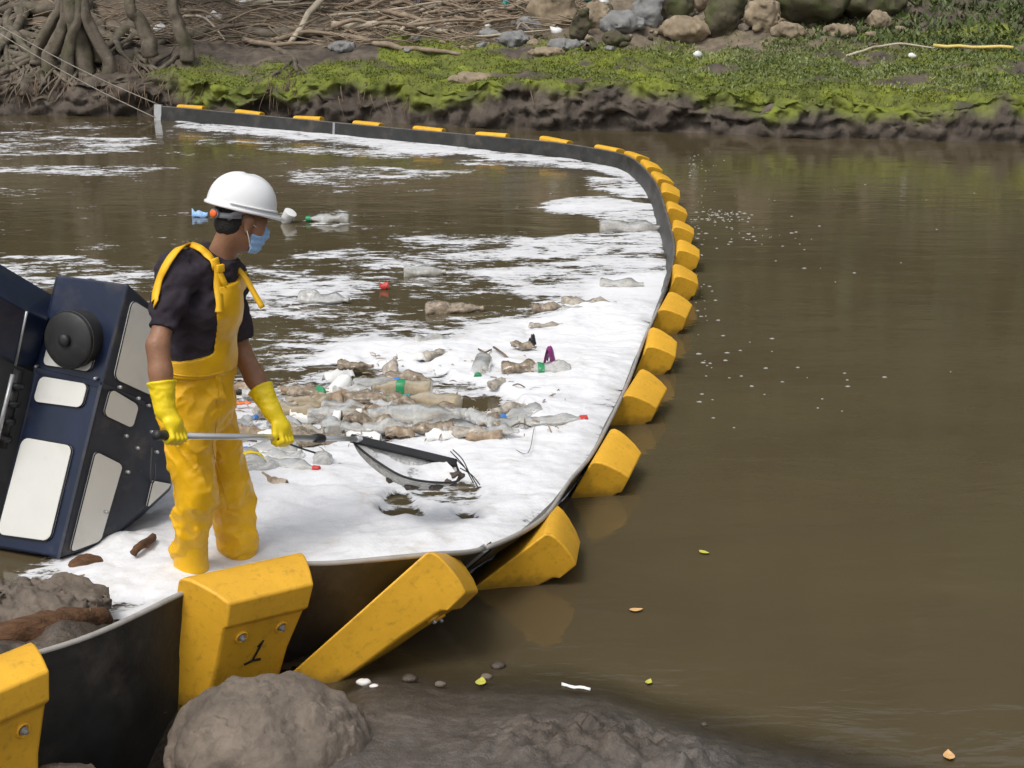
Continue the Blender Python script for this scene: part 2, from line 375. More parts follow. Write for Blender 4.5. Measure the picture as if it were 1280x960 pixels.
ZB = ZB+sstep(.1, .5, Q)*.10*fbm(XB*.6, 0*XB, .7, 2, 15)*sstep(6, 2, Q)+sstep(5, 12, Q)*1.2*fbm(XB*.35, Q*.35, 2, 4, 91)
def far_z(X, q):
    """height of the bank q metres behind the water's edge"""
    z = np.interp(q, _q, _z); hm = sstep(.45, 1.0, q)
    return z+hm*.10*fbm(X*.9, q*1.1, 1.2, 4, 71)+sstep(.1, .5, q)*.10*fbm(X*.6, 0*X, .7, 2, 15)*sstep(6, 2, q)
g1 = fbm(XB*1.1, Q*1.6, .3, 5, 101); g2 = fbm(XB*3.5, Q*4, .8, 4, 103)
c_mud2 = np.array([.075, .060, .047]); c_moss = np.array([.135, .160, .014]); c_grass = np.array([.105, .122, .030]); c_soil = np.array([.17, .135, .095]); c_hill = np.array([.035, .042, .014])
def mixc(a, b, t): return a*(1-t[..., None])+b*t[..., None]
Lx = sstep(-2.0, -3.4, XB+.5*g1); 
CB = mixc(np.broadcast_to(c_mud2, XB.shape+(3,)), c_soil*.8, np.clip(.35*g2+.2, 0, 1)*sstep(.15, .5, ZB))
moss = sstep(-.25, .15, g1*.8+g2*.4+.32-.9*Lx*sstep(2.0, .9, ZB*0+Q*0+1)*0)*sstep(.34, .58, ZB+.10*g2+.22*fbm(XB*.8, 0*XB, .9, 3, 109))*sstep(3.6+0*XB, 2.8, Q-.5*sstep(2, 5, XB)*3+.6*g1)
mossx = np.where(XB < -2.2, sstep(1.9, 1.2, Q+.4*g1), 1)*sstep(-6.0, -4.9, XB+.5*g1)*sstep(-.75, -.25, fbm(XB*.9, Q*1.8, .6, 4, 105)-.15*Q*sstep(1, 4, XB))
CB = mixc(CB, c_moss*.55+c_grass*.45, np.clip(moss*mossx, 0, 1)*.95)
CB = mixc(CB, c_moss, np.clip(moss*mossx*sstep(.1, .5, g2), 0, 1)*.7)
rk = sstep(2.7, 3.6, Q+.4*g1-3*sstep(4.5, 6.5, XB))*sstep(9, 6, Q); CB = mixc(CB, c_soil, rk*.8)
CB = mixc(CB, c_hill, sstep(5.2, 7.5, Q+.8*g1))
CB = CB*(1+.3*g2)[..., None]
o = obj('far_bank', np.stack([XB, YB, ZB], -1).reshape(-1, 3), grid_faces(len(xb), len(tq)), 'ground', cols=np.clip(CB.reshape(-1, 3), .008, 1), base=(0, 0, 0))
tag(o, 'eroded far bank of dark mud, moss and grass', kind='structure')
# ground sheet far below the river that reaches the horizon
V = np.array([(-900, -900, -1.6), (900, -900, -1.6), (900, 900, -1.6), (-900, 900, -1.6)], float)
o = obj('riverbed', V, [(0, 1, 2, 3)], 'mudlump', base=(0, 0, -1.6)); tag(o, 'muddy bed of the river', kind='structure')

# ---- water ---------------------------------------------------------------
m = bpy.data.materials.new('murky_water'); m.use_nodes = True; M['water'] = m
n = m.node_tree.nodes; l = m.node_tree.links; b = n['Principled BSDF']
geo = n.new('ShaderNodeNewGeometry')
def mapn(scale, sc, det, rough=.55, dist=0):
    mp = n.new('ShaderNodeMapping'); mp.inputs['Scale'].default_value = scale; l.new(geo.outputs['Position'], mp.inputs[0])
    t = n.new('ShaderNodeTexNoise'); t.inputs['Scale'].default_value = sc; t.inputs['Detail'].default_value = det; t.inputs['Roughness'].default_value = rough
    t.inputs['Distortion'].default_value = dist; l.new(mp.outputs[0], t.inputs['Vector']); return t.outputs['Fac']
cr = n.new('ShaderNodeValToRGB'); l.new(mapn((.5, 1, 1), .9, 5, .6, .6), cr.inputs[0])
cr.color_ramp.elements[0].position = .3; cr.color_ramp.elements[0].color = (.074, .057, .032, 1)
cr.color_ramp.elements[1].position = .7; cr.color_ramp.elements[1].color = (.092, .073, .039, 1)
l.new(cr.outputs[0], b.inputs['Base Color'])
b.inputs['IOR'].default_value = 1.33; b.inputs['Roughness'].default_value = .06
at = n.new('ShaderNodeAttribute'); at.attribute_name = 'depth'; l.new(at.outputs['Fac'], b.inputs['Alpha'])
b1 = n.new('ShaderNodeBump'); b1.inputs['Strength'].default_value = .10; b1.inputs['Distance'].default_value = .06; l.new(mapn((.55, 1.25, 1), 2.6, 4, .5, .5), b1.inputs['Height'])
b2 = n.new('ShaderNodeBump'); b2.inputs['Strength'].default_value = .05; b2.inputs['Distance'].default_value = .02; l.new(mapn((.5, 1.3, 1), 11, 4, .55, .3), b2.inputs['Height'])
l.new(b1.outputs[0], b2.inputs['Normal']); l.new(b2.outputs[0], b.inputs['Normal'])
xw = nonuni([(-120, -4, 20), (-4, 3, 160), (3, 120, 20)]); yw = nonuni([(-20, 4, 8), (4, 7, 110), (7, 30, 40)])
XW, YW = np.meshgrid(xw, yw, indexing='ij'); dep = np.clip((-near_h(XW, YW)+.003)/.075, 0, 1)**.8
Fw = grid_faces(len(xw), len(yw)); fx_ = XW.ravel()[Fw].max(1); fy_ = YW.ravel()[Fw].max(1); Fw = Fw[~((fx_ < -.72) & (fy_ < np.interp(fx_, _bx, _by)-.0))]
o = obj('river_water', np.stack([XW, YW, 0*XW], -1).reshape(-1, 3), Fw, 'water', attrs={'depth': dep.ravel()}, base=(0, 0, 0))
tag(o, 'murky olive brown river water', kind='structure')

# ================================================================= FLOATING BOOM
# skirt's top edge, near shore to far end: (u, v, height, lean outwards, has float)
BT = [(-500, 1040, .50, 2, 0), (-52, 852, .45, 2, 1), (120, 795, .43, 4, 0), (298, 716, .45, 14, 1), (425, 706, .40, 20, 0), (538, 696, .38, 42, 1), (607, 688, .29, 46, 0), (678, 652, .22, 50, 1),
      (714, 603, .19, 32, 0), (746, 562, .18, 28, 1), (785, 483, .17, 25, 1), (806, 427, .17, 22, 1), (826, 381, .17, 20, 1), (839, 343, .17, 20, 1), (844, 311, .17, 20, 1), (839, 284, .17, 19, 1),
      (832, 260, .18, 20, 1), (825, 238, .18, 18, 1), (816, 223, .18, 16, 1), (803, 208, .18, 14, 1), (786, 196, .18, 12, 1), (755, 188, .18, 10, 1), (690, 178, .18, 6, 1), (612, 171, .175, 5, 1),
      (533, 164, .175, 5, 1), (456, 157, .175, 5, 1), (382, 150, .18, 5, 1), (308, 143, .19, 5, 1), (236, 136, .20, 5, 1), (198, 133, .21, 4, 0)]
TP = np.array([gz(u, v, z) for u, v, z, a, f in BT]); LN = np.array([a for *_, a, f in BT], float)
NS = 8
SKT = catmull(np.hstack([TP, LN[:, None]]), NS); skt_l = SKT[:, 3]; SKT = SKT[:, :3]
tg = np.gradient(SKT, axis=0); tg[:, 2] *= .5; tg /= np.linalg.norm(tg, axis=1)[:, None]
nout = np.stack([tg[:, 1], -tg[:, 0], 0*tg[:, 0]], 1); nout /= np.linalg.norm(nout, axis=1)[:, None]
ca, sa = np.cos(np.radians(skt_l))[:, None], np.sin(np.radians(skt_l))[:, None]
Z3 = np.array([0, 0, 1.0])
DN = -ca*Z3-sa*nout; NO = ca*nout-sa*Z3               # down the skirt / out of its face
boom = empty('containment_boom', (TP[7][0], TP[7][1], 0), 'black rubber floating boom with yellow floats curving across the river', 'boom')
hs_ = np.linspace(0, .62, 7)
def skirt_seg(i0, i1):
    P = SKT[i0:i1+1]; n_ = len(P); wob = .012
    def sheet(off):
        V = P[:, None]+hs_[None, :, None]*DN[i0:i1+1][:, None]+off*NO[i0:i1+1][:, None]
        w_ = wob*fbm(V[..., 0]*3, V[..., 1]*3, V[..., 2]*3, 3, 6)*sstep(0, .1, hs_)[None]
        return V+w_[..., None]*NO[i0:i1+1][:, None]
    A, Bk = sheet(.0), sheet(-.016); k = len(hs_)
    V = np.vstack([A.reshape(-1, 3), Bk.reshape(-1, 3)]); nA = n_*k
    F1 = grid_faces(n_, k); F2 = F1[:, ::-1]+nA
    e = [(i*k, nA+i*k, nA+(i+1)*k, (i+1)*k) for i in range(n_-1)]
    e += [(j, j+1, nA+j+1, nA+j) for j in range(k-1)]+[((n_-1)*k+j+1, (n_-1)*k+j, nA+(n_-1)*k+j, nA+(n_-1)*k+j+1) for j in range(k-1)]
    return V, np.vstack([F1, F2, np.array(e)])
for a, bb in ((0, 6), (6, 12), (12, 17), (17, 23), (23, 29)):
    V, F = skirt_seg(a*NS, bb*NS); so = sharp(obj('skirt', V, F, 'skirt', boom), 50); so.data.materials.append(M['skirt_inner'] if a == 6 else M['skirt']); nf_ = (len(F)-(bb-a)*NS-2*(len(hs_)-1))//2; so.data.polygons.foreach_set('material_index', np.array([1 if nf_ <= i < 2*nf_ else 0 for i in range(len(F))], np.int32))
    # pale worn rim along the skirt's top edge
    V, F = tube(SKT[a*NS:bb*NS+1]+np.array([0, 0, .002])-NO[a*NS:bb*NS+1]*.008, .0105, 6); obj('skirt_rim', V, F, 'skirt_in' if a < 12 else 'skirt_inner', boom)
FW = .262
prof = [(0.004, .030), (.022, .048), (.055, .056), (.10, .056), (.165, .050), (.222, .036), (.226, -.062), (.208, -.078), (.180, -.25), (.112, -.92), (.004, -.92), (.004, -.30), (.004, -.08)]
hw = [.262, .256, .244, .229, .203, .180, .176, .168, .150, .150, .245, .252, .258]
fv = []; npf = len(prof)
for sgn in (-1, 1):
    for (y, z), h_ in zip(prof, hw): fv.append((sgn*h_, y*.92, z))
ff = [(i, (i+1) % npf, npf+(i+1) % npf, npf+i) for i in range(npf)]
endf = [(0, 1, 2, 3, 4, 5, 6, 7, 12), (7, 8, 11, 12), (8, 9, 10, 11)]
ff += [tuple(f[::-1]) for f in endf]+[tuple(npf+i for i in f) for f in endf]
fme = mesh_np('float', np.array(fv), [tuple(f[::-1]) for f in ff], True); fme.materials.append(M['float']); fme.set_sharp_from_angle(angle=R(33))
fl_objs = []; k = 0
def loc_frame(i):
    t_ = tg[i]-NO[i]*np.dot(tg[i], NO[i]); t_ /= np.linalg.norm(t_); u_ = np.cross(t_, NO[i])*1.0
    if u_[2] < 0: u_ = -u_
    return t_, NO[i], u_
for bi, (u, v, z, a, f) in enumerate(BT):
    if not f: continue
    i = bi*NS; t_, n_, u_ = loc_frame(i)
    o = bpy.data.objects.new('float', fme); COL.objects.link(o); o.parent = boom
    rj = R({5: 27, 7: 8, 3: 4}.get(bi, random.uniform(-3, 3))); yw_ = R({5: 24, 7: 6, 3: -2}.get(bi, random.uniform(-4, 4)))
    Mx = Matrix((( *t_, 0), (*n_, 0), (*u_, 0), (0, 0, 0, 1))).transposed()
    Mx = Matrix.Translation(Vector(SKT[i]-WORLD0[boom]+n_*.004)) @ Matrix.Rotation(yw_, 4, 'Z') @ Mx @ Matrix.Rotation(rj, 4, 'Y')
    o.matrix_local = Mx; WORLD0[o] = None
    bv = o.modifiers.new('bevel', 'BEVEL'); bv.width = .009; bv.segments = 3; bv.limit_method = 'ANGLE'; bv.angle_limit = R(33)
    fl_objs.append((o, Mx, bi))
# bolts on the nearest floats, in local float coordinates
def local_child(name, V, F, m_, par, smooth=True):
    me = mesh_np(name, V, F, smooth); me.materials.append(M[m_]); o = bpy.data.objects.new(name, me); COL.objects.link(o); o.parent = par; return o
for o, Mx, bi in fl_objs[:5]:
    for sx in (-.085, .085):
        yy = .189; c = np.array([sx, yy, -.135]); ax = np.array([0, .98, -.12])
        V, F = merge([lathe([(.024, -.012), (.026, .0), (.023, .004), (.019, .001), (.018, -.004)], 14, c, ax), ])
        local_child('bolt_collar', V, F, 'float', o)
        V, F = lathe([(.014, -.006), (.014, .003), (.008, .005), (.008, .016), (.002, .018)], 8, c, ax); local_child('bolt', V, F, 'steel', o, False)
# hand-painted numeral on the float beside the worker, and scuffs
o1 = fl_objs[1][0]
def yface(z): return np.interp(z, [-.72, -.25, -.078], [.121, .167, .189])+.0025
def paint(P, wd):
    P = np.array([(x, yface(z), z) for x, z in P]); return ribbon(P, np.tile([0, 1, .1], (len(P), 1)), wd, .001)
V, F = merge([paint([(.022, -.180), (.016, -.205), (.008, -.235), (.0, -.265)], .009), paint([(.004, -.207), (.022, -.180)], .006), paint([(-.034, -.277), (0, -.267), (.036, -.271)], .010)])
local_child('number_mark', V, F, 'black', o1)
# joining plates: near kink and far row, and the end plate
def plate(i, w_, h_, m_, nm):
    t_, n_, u_ = loc_frame(i); V, F = box(SKT[i]-u_*h_*.5-n_*.010, t_*w_, n_*.016, u_*h_*.5); return obj(nm, V, F, m_, boom, smooth=False)
plate(6*NS, .022, .30, 'steel', 'joining_plate'); plate(6*NS+1, .016, .26, 'black', 'joining_plate')
plate(26*NS-4, .02, .34, 'steel', 'joining_plate'); plate(12*NS+4, .02, .3, 'steel', 'joining_plate')
i = len(SKT)-1; t_, n_, u_ = loc_frame(i)
V, F = box(SKT[i]-u_*.16, t_*.07, n_*.02, u_*.19); V[[1, 3]] += 0; obj('end_plate', V, F, 'alu', boom, smooth=False)
BOOM_END = SKT[i].copy()

# ================================================================= FOAM
foot = SKT-nout*((SKT[:, 2:3]-.035)*np.tan(np.radians(skt_l))[:, None])-nout*.008
inside_poly = np.vstack([foot[:, :2], [(-14, 27), (-14, 4), (-4, 3)]])
def in_poly(X, Y, P):
    r = np.zeros(X.shape, bool); n_ = len(P); j = n_-1
    for i in range(n_):
        xi, yi = P[i]; xj, yj = P[j]
        if yi != yj:
            c = ((yi > Y) != (yj > Y)) & (X < (xj-xi)*(Y-yi)/(yj-yi)+xi); r ^= c
        j = i
    return r
ZONES = [  # (weight, outline in the plan; measured on the photograph's water plane)
 (1.5, [(60, 760), (140, 775), (230, 757), (330, 740), (420, 730), (640, 720), (680, 665), (740, 580), (785, 500), (815, 440), (836, 385), (846, 345), (812, 345), (742, 356), (700, 378), (690, 398), (645, 404), (600, 416), (562, 442), (520, 434), (470, 428), (415, 440), (395, 462), (330, 470), (285, 474), (230, 560), (190, 600), (150, 660)]),
 (.80, [(620, 318), (845, 330), (850, 300), (800, 285), (700, 296), (640, 300)]),
 (.76, [(600, 335), (720, 325), (850, 330), (846, 400), (700, 400), (650, 380)]),
 (.56, [(300, 345), (430, 338), (540, 298), (660, 300), (690, 330), (640, 350), (560, 345), (440, 352), (400, 362)]),
 (.72, [(280, 352), (400, 345), (480, 360), (470, 378), (390, 395), (330, 408), (280, 405)]),
 (.42, [(300, 330), (560, 290), (700, 300), (700, 400), (560, 450), (300, 450), (280, 360)]),
 (.60, [(-40, 318), (120, 325), (215, 340), (215, 365), (90, 350), (60, 400), (-40, 410)]),
 (.86, [(215, 150), (308, 157), (400, 165), (533, 178), (612, 185), (690, 193), (755, 203), (806, 226), (770, 223), (690, 207), (560, 194), (400, 178), (220, 164)]),
 (1.0, [(675, 252), (760, 247), (832, 256), (838, 282), (800, 278), (745, 276), (690, 266)]),
 (.85, [(730, 222), (800, 226), (828, 240), (825, 252), (780, 248), (735, 236)]),
 (.62, [(560, 200), (720, 198), (805, 215), (800, 224), (700, 212), (590, 208)]),
 (.52, [(-60, 176), (180, 172), (190, 190), (-60, 196)]),
 (.48, [(-60, 204), (170, 206), (230, 212), (140, 218), (-60, 222)]),
 (.50, [(340, 214), (480, 208), (600, 214), (560, 226), (400, 236)]),
 (.38, [(200, 160), (420, 172), (640, 190), (520, 200), (300, 186), (200, 175)]),
 (.30, [(-60, 150), (190, 152), (190, 172), (-60, 176)]),
 (.34, [(380, 262), (440, 264), (450, 285), (390, 285)]),
 (-.98, [(290, 478), (420, 456), (560, 470), (650, 500), (660, 530), (560, 550), (390, 566), (300, 560)]),
 (-1.5, [(486, 628), (512, 620), (520, 650), (500, 655)]), (-1.5, [(560, 640), (592, 640), (590, 655), (568, 658)]), (-.95, [(515, 612), (560, 604), (604, 620), (580, 636), (530, 634)]),
 (-.9, [(510, 455), (545, 440), (560, 455), (520, 462)]), (-1.2, [(500, 505), (620, 500), (625, 515), (560, 520)]), (-.9, [(40, 720), (120, 735), (185, 755), (120, 772), (20, 760)]), (-.8, [(420, 460), (470, 452), (480, 470), (430, 476)]),
]
ZW = [(w_, np.array([gz(u, v)[:2] for u, v in pts])) for w_, pts in ZONES]
def foam_mask(X, Y):
    wx = .16*fbm(X*1.3, Y*1.3, .2, 4, 201)*(.5+.05*Y); wy = .16*fbm(X*1.3, Y*1.3, .9, 4, 203)*(.5+.07*Y)
    A, B_ = X+wx, Y+wy
    d = np.full(X.shape, -.43)
    for w_, P in ZW:
        if w_ > 9:   # thick raft: soft inside
            d = np.maximum(d, np.where(in_poly(A, B_, P), w_-.60, -9))
        elif w_ > 0: d = np.maximum(d, np.where(in_poly(A, B_, P), w_-.46, -9))
    return d
def foam_holes(X, Y):
    wx = .10*fbm(X*5, Y*5, .2, 4, 231); wy = .12*fbm(X*5, Y*5, .9, 4, 233); d = np.zeros(X.shape)
    for w_, P in ZW:
        if w_ < 0: d = d+np.where(in_poly(X+wx, Y+wy, P), w_, 0)
    return d
def blur(A, k):
    for _ in range(k):
        A = (np.roll(A, 1, 0)+np.roll(A, -1, 0)+2*A)/4; A = (np.roll(A, 1, 1)+np.roll(A, -1, 1)+2*A)/4
    return A
def foam_patch(name, x0, x1, y0, y1, st, amp, label, bl):
    xs_ = np.arange(x0, x1, st); ys_ = np.arange(y0, y1, st); X, Y = np.meshgrid(xs_, ys_, indexing='ij')
    cs_ = max(st, .03); cx_ = np.arange(x0-.2, x1+.2, cs_); cy_ = np.arange(y0-.2, y1+.2, cs_)
    dc = blur(foam_mask(*np.meshgrid(cx_, cy_, indexing='ij')), bl)
    fi = (X-cx_[0])/cs_; fj = (Y-cy_[0])/cs_; i0 = np.clip(fi.astype(int), 0, len(cx_)-2); j0 = np.clip(fj.astype(int), 0, len(cy_)-2); fi = fi-i0; fj = fj-j0
    d = dc[i0, j0]*(1-fi)*(1-fj)+dc[i0+1, j0]*fi*(1-fj)+dc[i0, j0+1]*(1-fi)*fj+dc[i0+1, j0+1]*fi*fj
    st1 = fbm(X*1.1, Y*2.6, .1, 5, 211, .6); st2 = fbm(X*4.2, Y*8, .5, 4, 213, .6)
    hole = blur(foam_holes(X, Y), 5); d = d+.78*hole; mk = d+.40*st1+.26*st2
    ins = in_poly(X, Y, inside_poly)
    core = sstep(.15, 1.0, d+.25*st1)
    puff = np.abs(fbm(X*5.5, Y*5.5, .3, 4, 221))
    H = .003+amp*core*(.42+.26*puff+.55*fbm(X*1.9, Y*1.9, .8, 3, 223)+.05*np.abs(fbm(X*16, Y*16, .2, 3, 227)))+.006*sstep(-.05, .3, mk)
    for lx, ly, lh in ((-1.335, 6.44, .015), (-1.15, 6.66, .02), (-1.75, 6.75, .05), (-1.5, 6.7, .03)):     # suds piled against legs and machine
        H = H+lh*np.exp(-(((X-lx)/.15)**2+((Y-ly)/.15)**2))*sstep(-.1, .3, mk)*(.7+.5*puff)
    H = np.maximum(H, .003)
    rim = blur(ins.astype(float), 2); snap = np.argwhere(~ins & (rim > .001))
    fp = catmull(foot[:, :2], 4)
    for i_, j_ in snap:
        k_ = np.argmin((fp[:, 0]-X[i_, j_])**2+(fp[:, 1]-Y[i_, j_])**2); dd = math.hypot(fp[k_, 0]-X[i_, j_], fp[k_, 1]-Y[i_, j_])
        if dd < 2.2*st: X[i_, j_], Y[i_, j_] = fp[k_]; ins[i_, j_] = True
    keepv = ins & (mk > -.62)
    F = grid_faces(len(xs_), len(ys_)); kv = keepv.ravel(); F = F[kv[F].all(1)]
    used = np.unique(F); rm = -np.ones(kv.size, int); rm[used] = np.arange(len(used))
    V = np.stack([X, Y, H], -1).reshape(-1, 3)[used]
    o = obj(name, V, rm[F], 'foam', attrs={'mask': mk.ravel()[used], 'thick': core.ravel()[used]}, base=(0, 0, 0))
    tag(o, label, 'foam', kind='stuff'); return o
m = bpy.data.materials.new('river_foam'); m.use_nodes = True; M['foam'] = m
n = m.node_tree.nodes; l = m.node_tree.links; b = n['Principled BSDF']; geo = n.new('ShaderNodeNewGeometry')
a1 = n.new('ShaderNodeAttribute'); a1.attribute_name = 'mask'; a2 = n.new('ShaderNodeAttribute'); a2.attribute_name = 'thick'
def math_(op, a, b_):
    q = n.new('ShaderNodeMath'); q.operation = op
    for k_, x in ((0, a), (1, b_)):
        if isinstance(x, (int, float)): q.inputs[k_].default_value = x
        else: l.new(x, q.inputs[k_])
    return q.outputs[0]
n1 = mapn((.55, 1.15, 1), 11, 6, .62, .4); n2 = mapn((.6, 1.1, 1), 42, 4, .6, .2)
mk = math_('ADD', a1.outputs['Fac'], math_('MULTIPLY', math_('SUBTRACT', n1, .5), 1.9)); mk = math_('ADD', mk, math_('MULTIPLY', math_('SUBTRACT', n2, .5), .9))
mr = n.new('ShaderNodeMapRange'); mr.interpolation_type = 'SMOOTHSTEP'; l.new(mk, mr.inputs[0]); mr.inputs[1].default_value = -.06; mr.inputs[2].default_value = .30
mt = n.new('ShaderNodeMapRange'); l.new(mk, mt.inputs[0]); mt.inputs[1].default_value = -.02; mt.inputs[2].default_value = .9; mt.inputs[3].default_value = .72; mt.inputs[4].default_value = 1
l.new(math_('MULTIPLY', mr.outputs[0], mt.outputs[0]), b.inputs['Alpha'])
cr = n.new('ShaderNodeValToRGB'); l.new(mapn((1, 1, 1), 5, 8, .65), cr.inputs[0])
cr.color_ramp.elements[0].position = .30; cr.color_ramp.elements[0].color = (.62, .60, .57, 1); cr.color_ramp.elements[1].position = .46; cr.color_ramp.elements[1].color = (.715, .725, .745, 1)
l.new(cr.outputs[0], b.inputs['Base Color']); b.inputs['Roughness'].default_value = .75; b.inputs['Specular IOR Level'].default_value = .3
bp = n.new('ShaderNodeBump'); vo = n.new('ShaderNodeTexVoronoi'); vo.inputs['Scale'].default_value = 70; l.new(geo.outputs['Position'], vo.inputs['Vector'])
bp = n.new('ShaderNodeBump'); bp.inputs['Strength'].default_value = .18; bp.inputs['Distance'].default_value = .015; l.new(mapn((1, 1, 1), 30, 9, .72), bp.inputs['Height'])
bq = n.new('ShaderNodeBump'); bq.inputs['Strength'].default_value = .14; bq.inputs['Distance'].default_value = .008; l.new(vo.outputs['Distance'], bq.inputs['Height']); l.new(bp.outputs[0], bq.inputs['Normal']); l.new(bq.outputs[0], b.inputs['Normal'])
foam_patch('foam', -3.2, 1.6, 5.4, 12.0, .0135, .070, 'thick white foam raft held inside the floating boom', 55)
foam_patch('foam_streaks', -9, 2.6, 11.99, 25.6, .04, .02, 'thin white foam streaks drifting on the upstream water', 3)
# ================================================================= NAVY SHELLED MACHINE
def rrect(c00, c10, c11, c01, r=.18, th=.006, lift=.003, n_=5):
    """rounded panel inside the quad c00-c10-c11-c01 (world points), proud of its face"""
    c00, c10, c11, c01 = [np.array(c, float) for c in (c00, c10, c11, c01)]
    nn = np.cross(c10-c00, c01-c00); nn /= np.linalg.norm(nn)
    if nn[1] > 0: nn = -nn
    lu = np.linalg.norm(c10-c00); lv = np.linalg.norm(c01-c00); rr = r*min(lu, lv); ru, rv = rr/lu, rr/lv; uv = []
    for cu, cv, a0 in ((1-ru, 1-rv, 0), (ru, 1-rv, 90), (ru, rv, 180), (1-ru, rv, 270)):
        for k in range(n_+1):
            t = R(a0+90*k/n_); uv.append((cu+ru*math.cos(t), cv+rv*math.sin(t)))
    bil = lambda u, v: c00*(1-u)*(1-v)+c10*u*(1-v)+c11*u*v+c01*(1-u)*v
    A = np.array([bil(u, v)+nn*lift for u, v in uv]); cen = A.mean(0)
    k = len(A); V = np.vstack([A-nn*.004, A+nn*th*.6, A*.985+cen*.015+nn*th])
    F = [(i, (i+1) % k, k+(i+1) % k, k+i) for i in range(k)]+[(k+i, k+(i+1) % k, 2*k+(i+1) % k, 2*k+i) for i in range(k)]+[tuple(2*k+i for i in range(k))]
    return V, F
def sub(c00, c10, c11, c01, u0, u1, v0, v1):
    c00, c10, c11, c01 = [np.array(c, float) for c in (c00, c10, c11, c01)]
    bil = lambda u, v: c00*(1-u)*(1-v)+c10*u*(1-v)+c11*u*v+c01*(1-u)*v
    return bil(u0, v0), bil(u1, v0), bil(u1, v1), bil(u0, v1)
def gpl(u, v, pl):
    """point of a plane (p0, normal) on a line of sight"""
    d = ray(u, v); t = np.dot(pl[0]-np.array([0, 0, CAMH]), pl[1])/np.dot(d, pl[1]); return np.array([0, 0, CAMH])+d*t
def plane3(a, b_, c_): return (np.array(a), np.cross(np.array(b_)-a, np.array(c_)-a))
Fml, Fmr, Ftr = gy(44, 462, 6.92), gy(127, 481, 6.76), gy(160, 354, 6.86); PF = plane3(Fml, Fmr, Ftr); Ftl = gpl(70, 343, PF)
Fbr = gy(74, 698, 6.58); PL = plane3(Fml, Fmr, Fbr); Fbl = gpl(-8, 684, PL)
Rmr = gy(226, 522, 7.08); PR = plane3(Fmr, Rmr, Ftr); Rtr = gpl(222, 411, PR)
PQ = plane3(Fmr, Rmr, Fbr); Rbr = gpl(214, 604, PQ); Rb2 = gpl(131, 681, PQ)
back = np.array([-.10, .42, -.20])
mach = empty('river_machine', (Fbr[0]-.1, 6.75, 0), 'tilted navy machine housing with white panels and a round black cap beside the worker', 'machine')
P0 = [Ftl, Ftr, Fmr, Fbr, Fbl, Fml, Rtr, Rmr, Rbr, Rb2]
Bk = [Ftl+back, Rtr+back*.6, Rmr+back*.6, Rbr+back*.6, Fbl+back, Rb2+back*.5]
V = np.array(P0+Bk)
F = [(5, 2, 1, 0), (4, 3, 2, 5), (2, 7, 6, 1), (3, 9, 8, 7, 2), (0, 1, 6, 11, 10), (6, 7, 12, 11), (7, 8, 13, 12), (4, 14, 15, 9, 3), (8, 9, 15, 13), (0, 10, 14, 4, 5), (10, 11, 12, 13, 15, 14)]
o = obj('housing', V, [f[::-1] for f in F], 'navy', mach, smooth=False); o.data.materials.append(M['navy2'])
for k_ in (2, 3): o.data.polygons[k_].material_index = 1
bv = o.modifiers.new('bevel', 'BEVEL'); bv.width = .012; bv.segments = 3
def panel(pl, pts, r):
    V, F = rrect(*[gpl(u, v, pl) for u, v in pts], r=r, lift=.004, th=.009); pn = sharp(obj('panel', V, F, 'panel', mach), 40)
    k_ = len(V)//3; V, F = tube(np.vstack([V[k_:2*k_], V[k_:k_+1]]), .0035, 5); obj('gasket', V, F, 'black', pn); return pn
panel(PF, [(55, 456), (114, 465), (122, 438), (62, 428)], .25)
panel(PL, [(43, 502), (104, 510), (112, 480), (52, 470)], .25)
panel(PL, [(-2, 668), (64, 677), (93, 557), (30, 546)], .13)
panel(PR, [(141, 473), (214, 506), (222, 410), (164, 374)], .09)
panel(PQ, [(128, 518), (164, 535), (172, 506), (137, 485)], .22)
panel(PQ, [(86, 690), (124, 676), (152, 580), (118, 563)], .15)
panel(PQ, [(182, 634), (208, 610), (212, 604), (190, 600)], .1)
# seam strips between upper and lower shells, with rivets
def strip(a, b_, wd, m_, nm):
    a, b_ = np.array(a), np.array(b_); d = b_-a; nn = np.array([-.2, -.95, .2]); V, F = ribbon(np.linspace(a, b_, 6)+nn*.004, np.tile(nn, (6, 1)), wd, .006); return obj(nm, V, F, m_, mach, smooth=False)
strip(Fml, Fmr, .022, 'navy', 'seam'); strip(Fmr, Rmr, .022, 'navy2', 'seam'); strip(Fbr, Fmr, .014, 'navy2', 'seam')
nf = np.array([-.35, -.92, .15]); nf /= np.linalg.norm(nf); nr = np.array([.62, -.76, .2]); nr /= np.linalg.norm(nr)
for u, v, Y, nn in ((46, 458, 6.91, nf), (120, 473, 6.77, nf), (150, 484, 6.80, nr), (173, 498, 6.88, nr), (186, 507, 6.92, nr), (190, 540, 6.92, nr), (158, 545, 6.83, nr), (172, 560, 6.86, nr), (160, 590, 6.82, nr), (196, 565, 6.94, nr), (133, 640, 6.72, nr)):
    V, F = lathe([(.008, -.02), (.008, .004), (.0045, .008)], 8, gy(u, v, Y)+nn*.006, nn); obj('rivet', V, F, 'steel', mach)
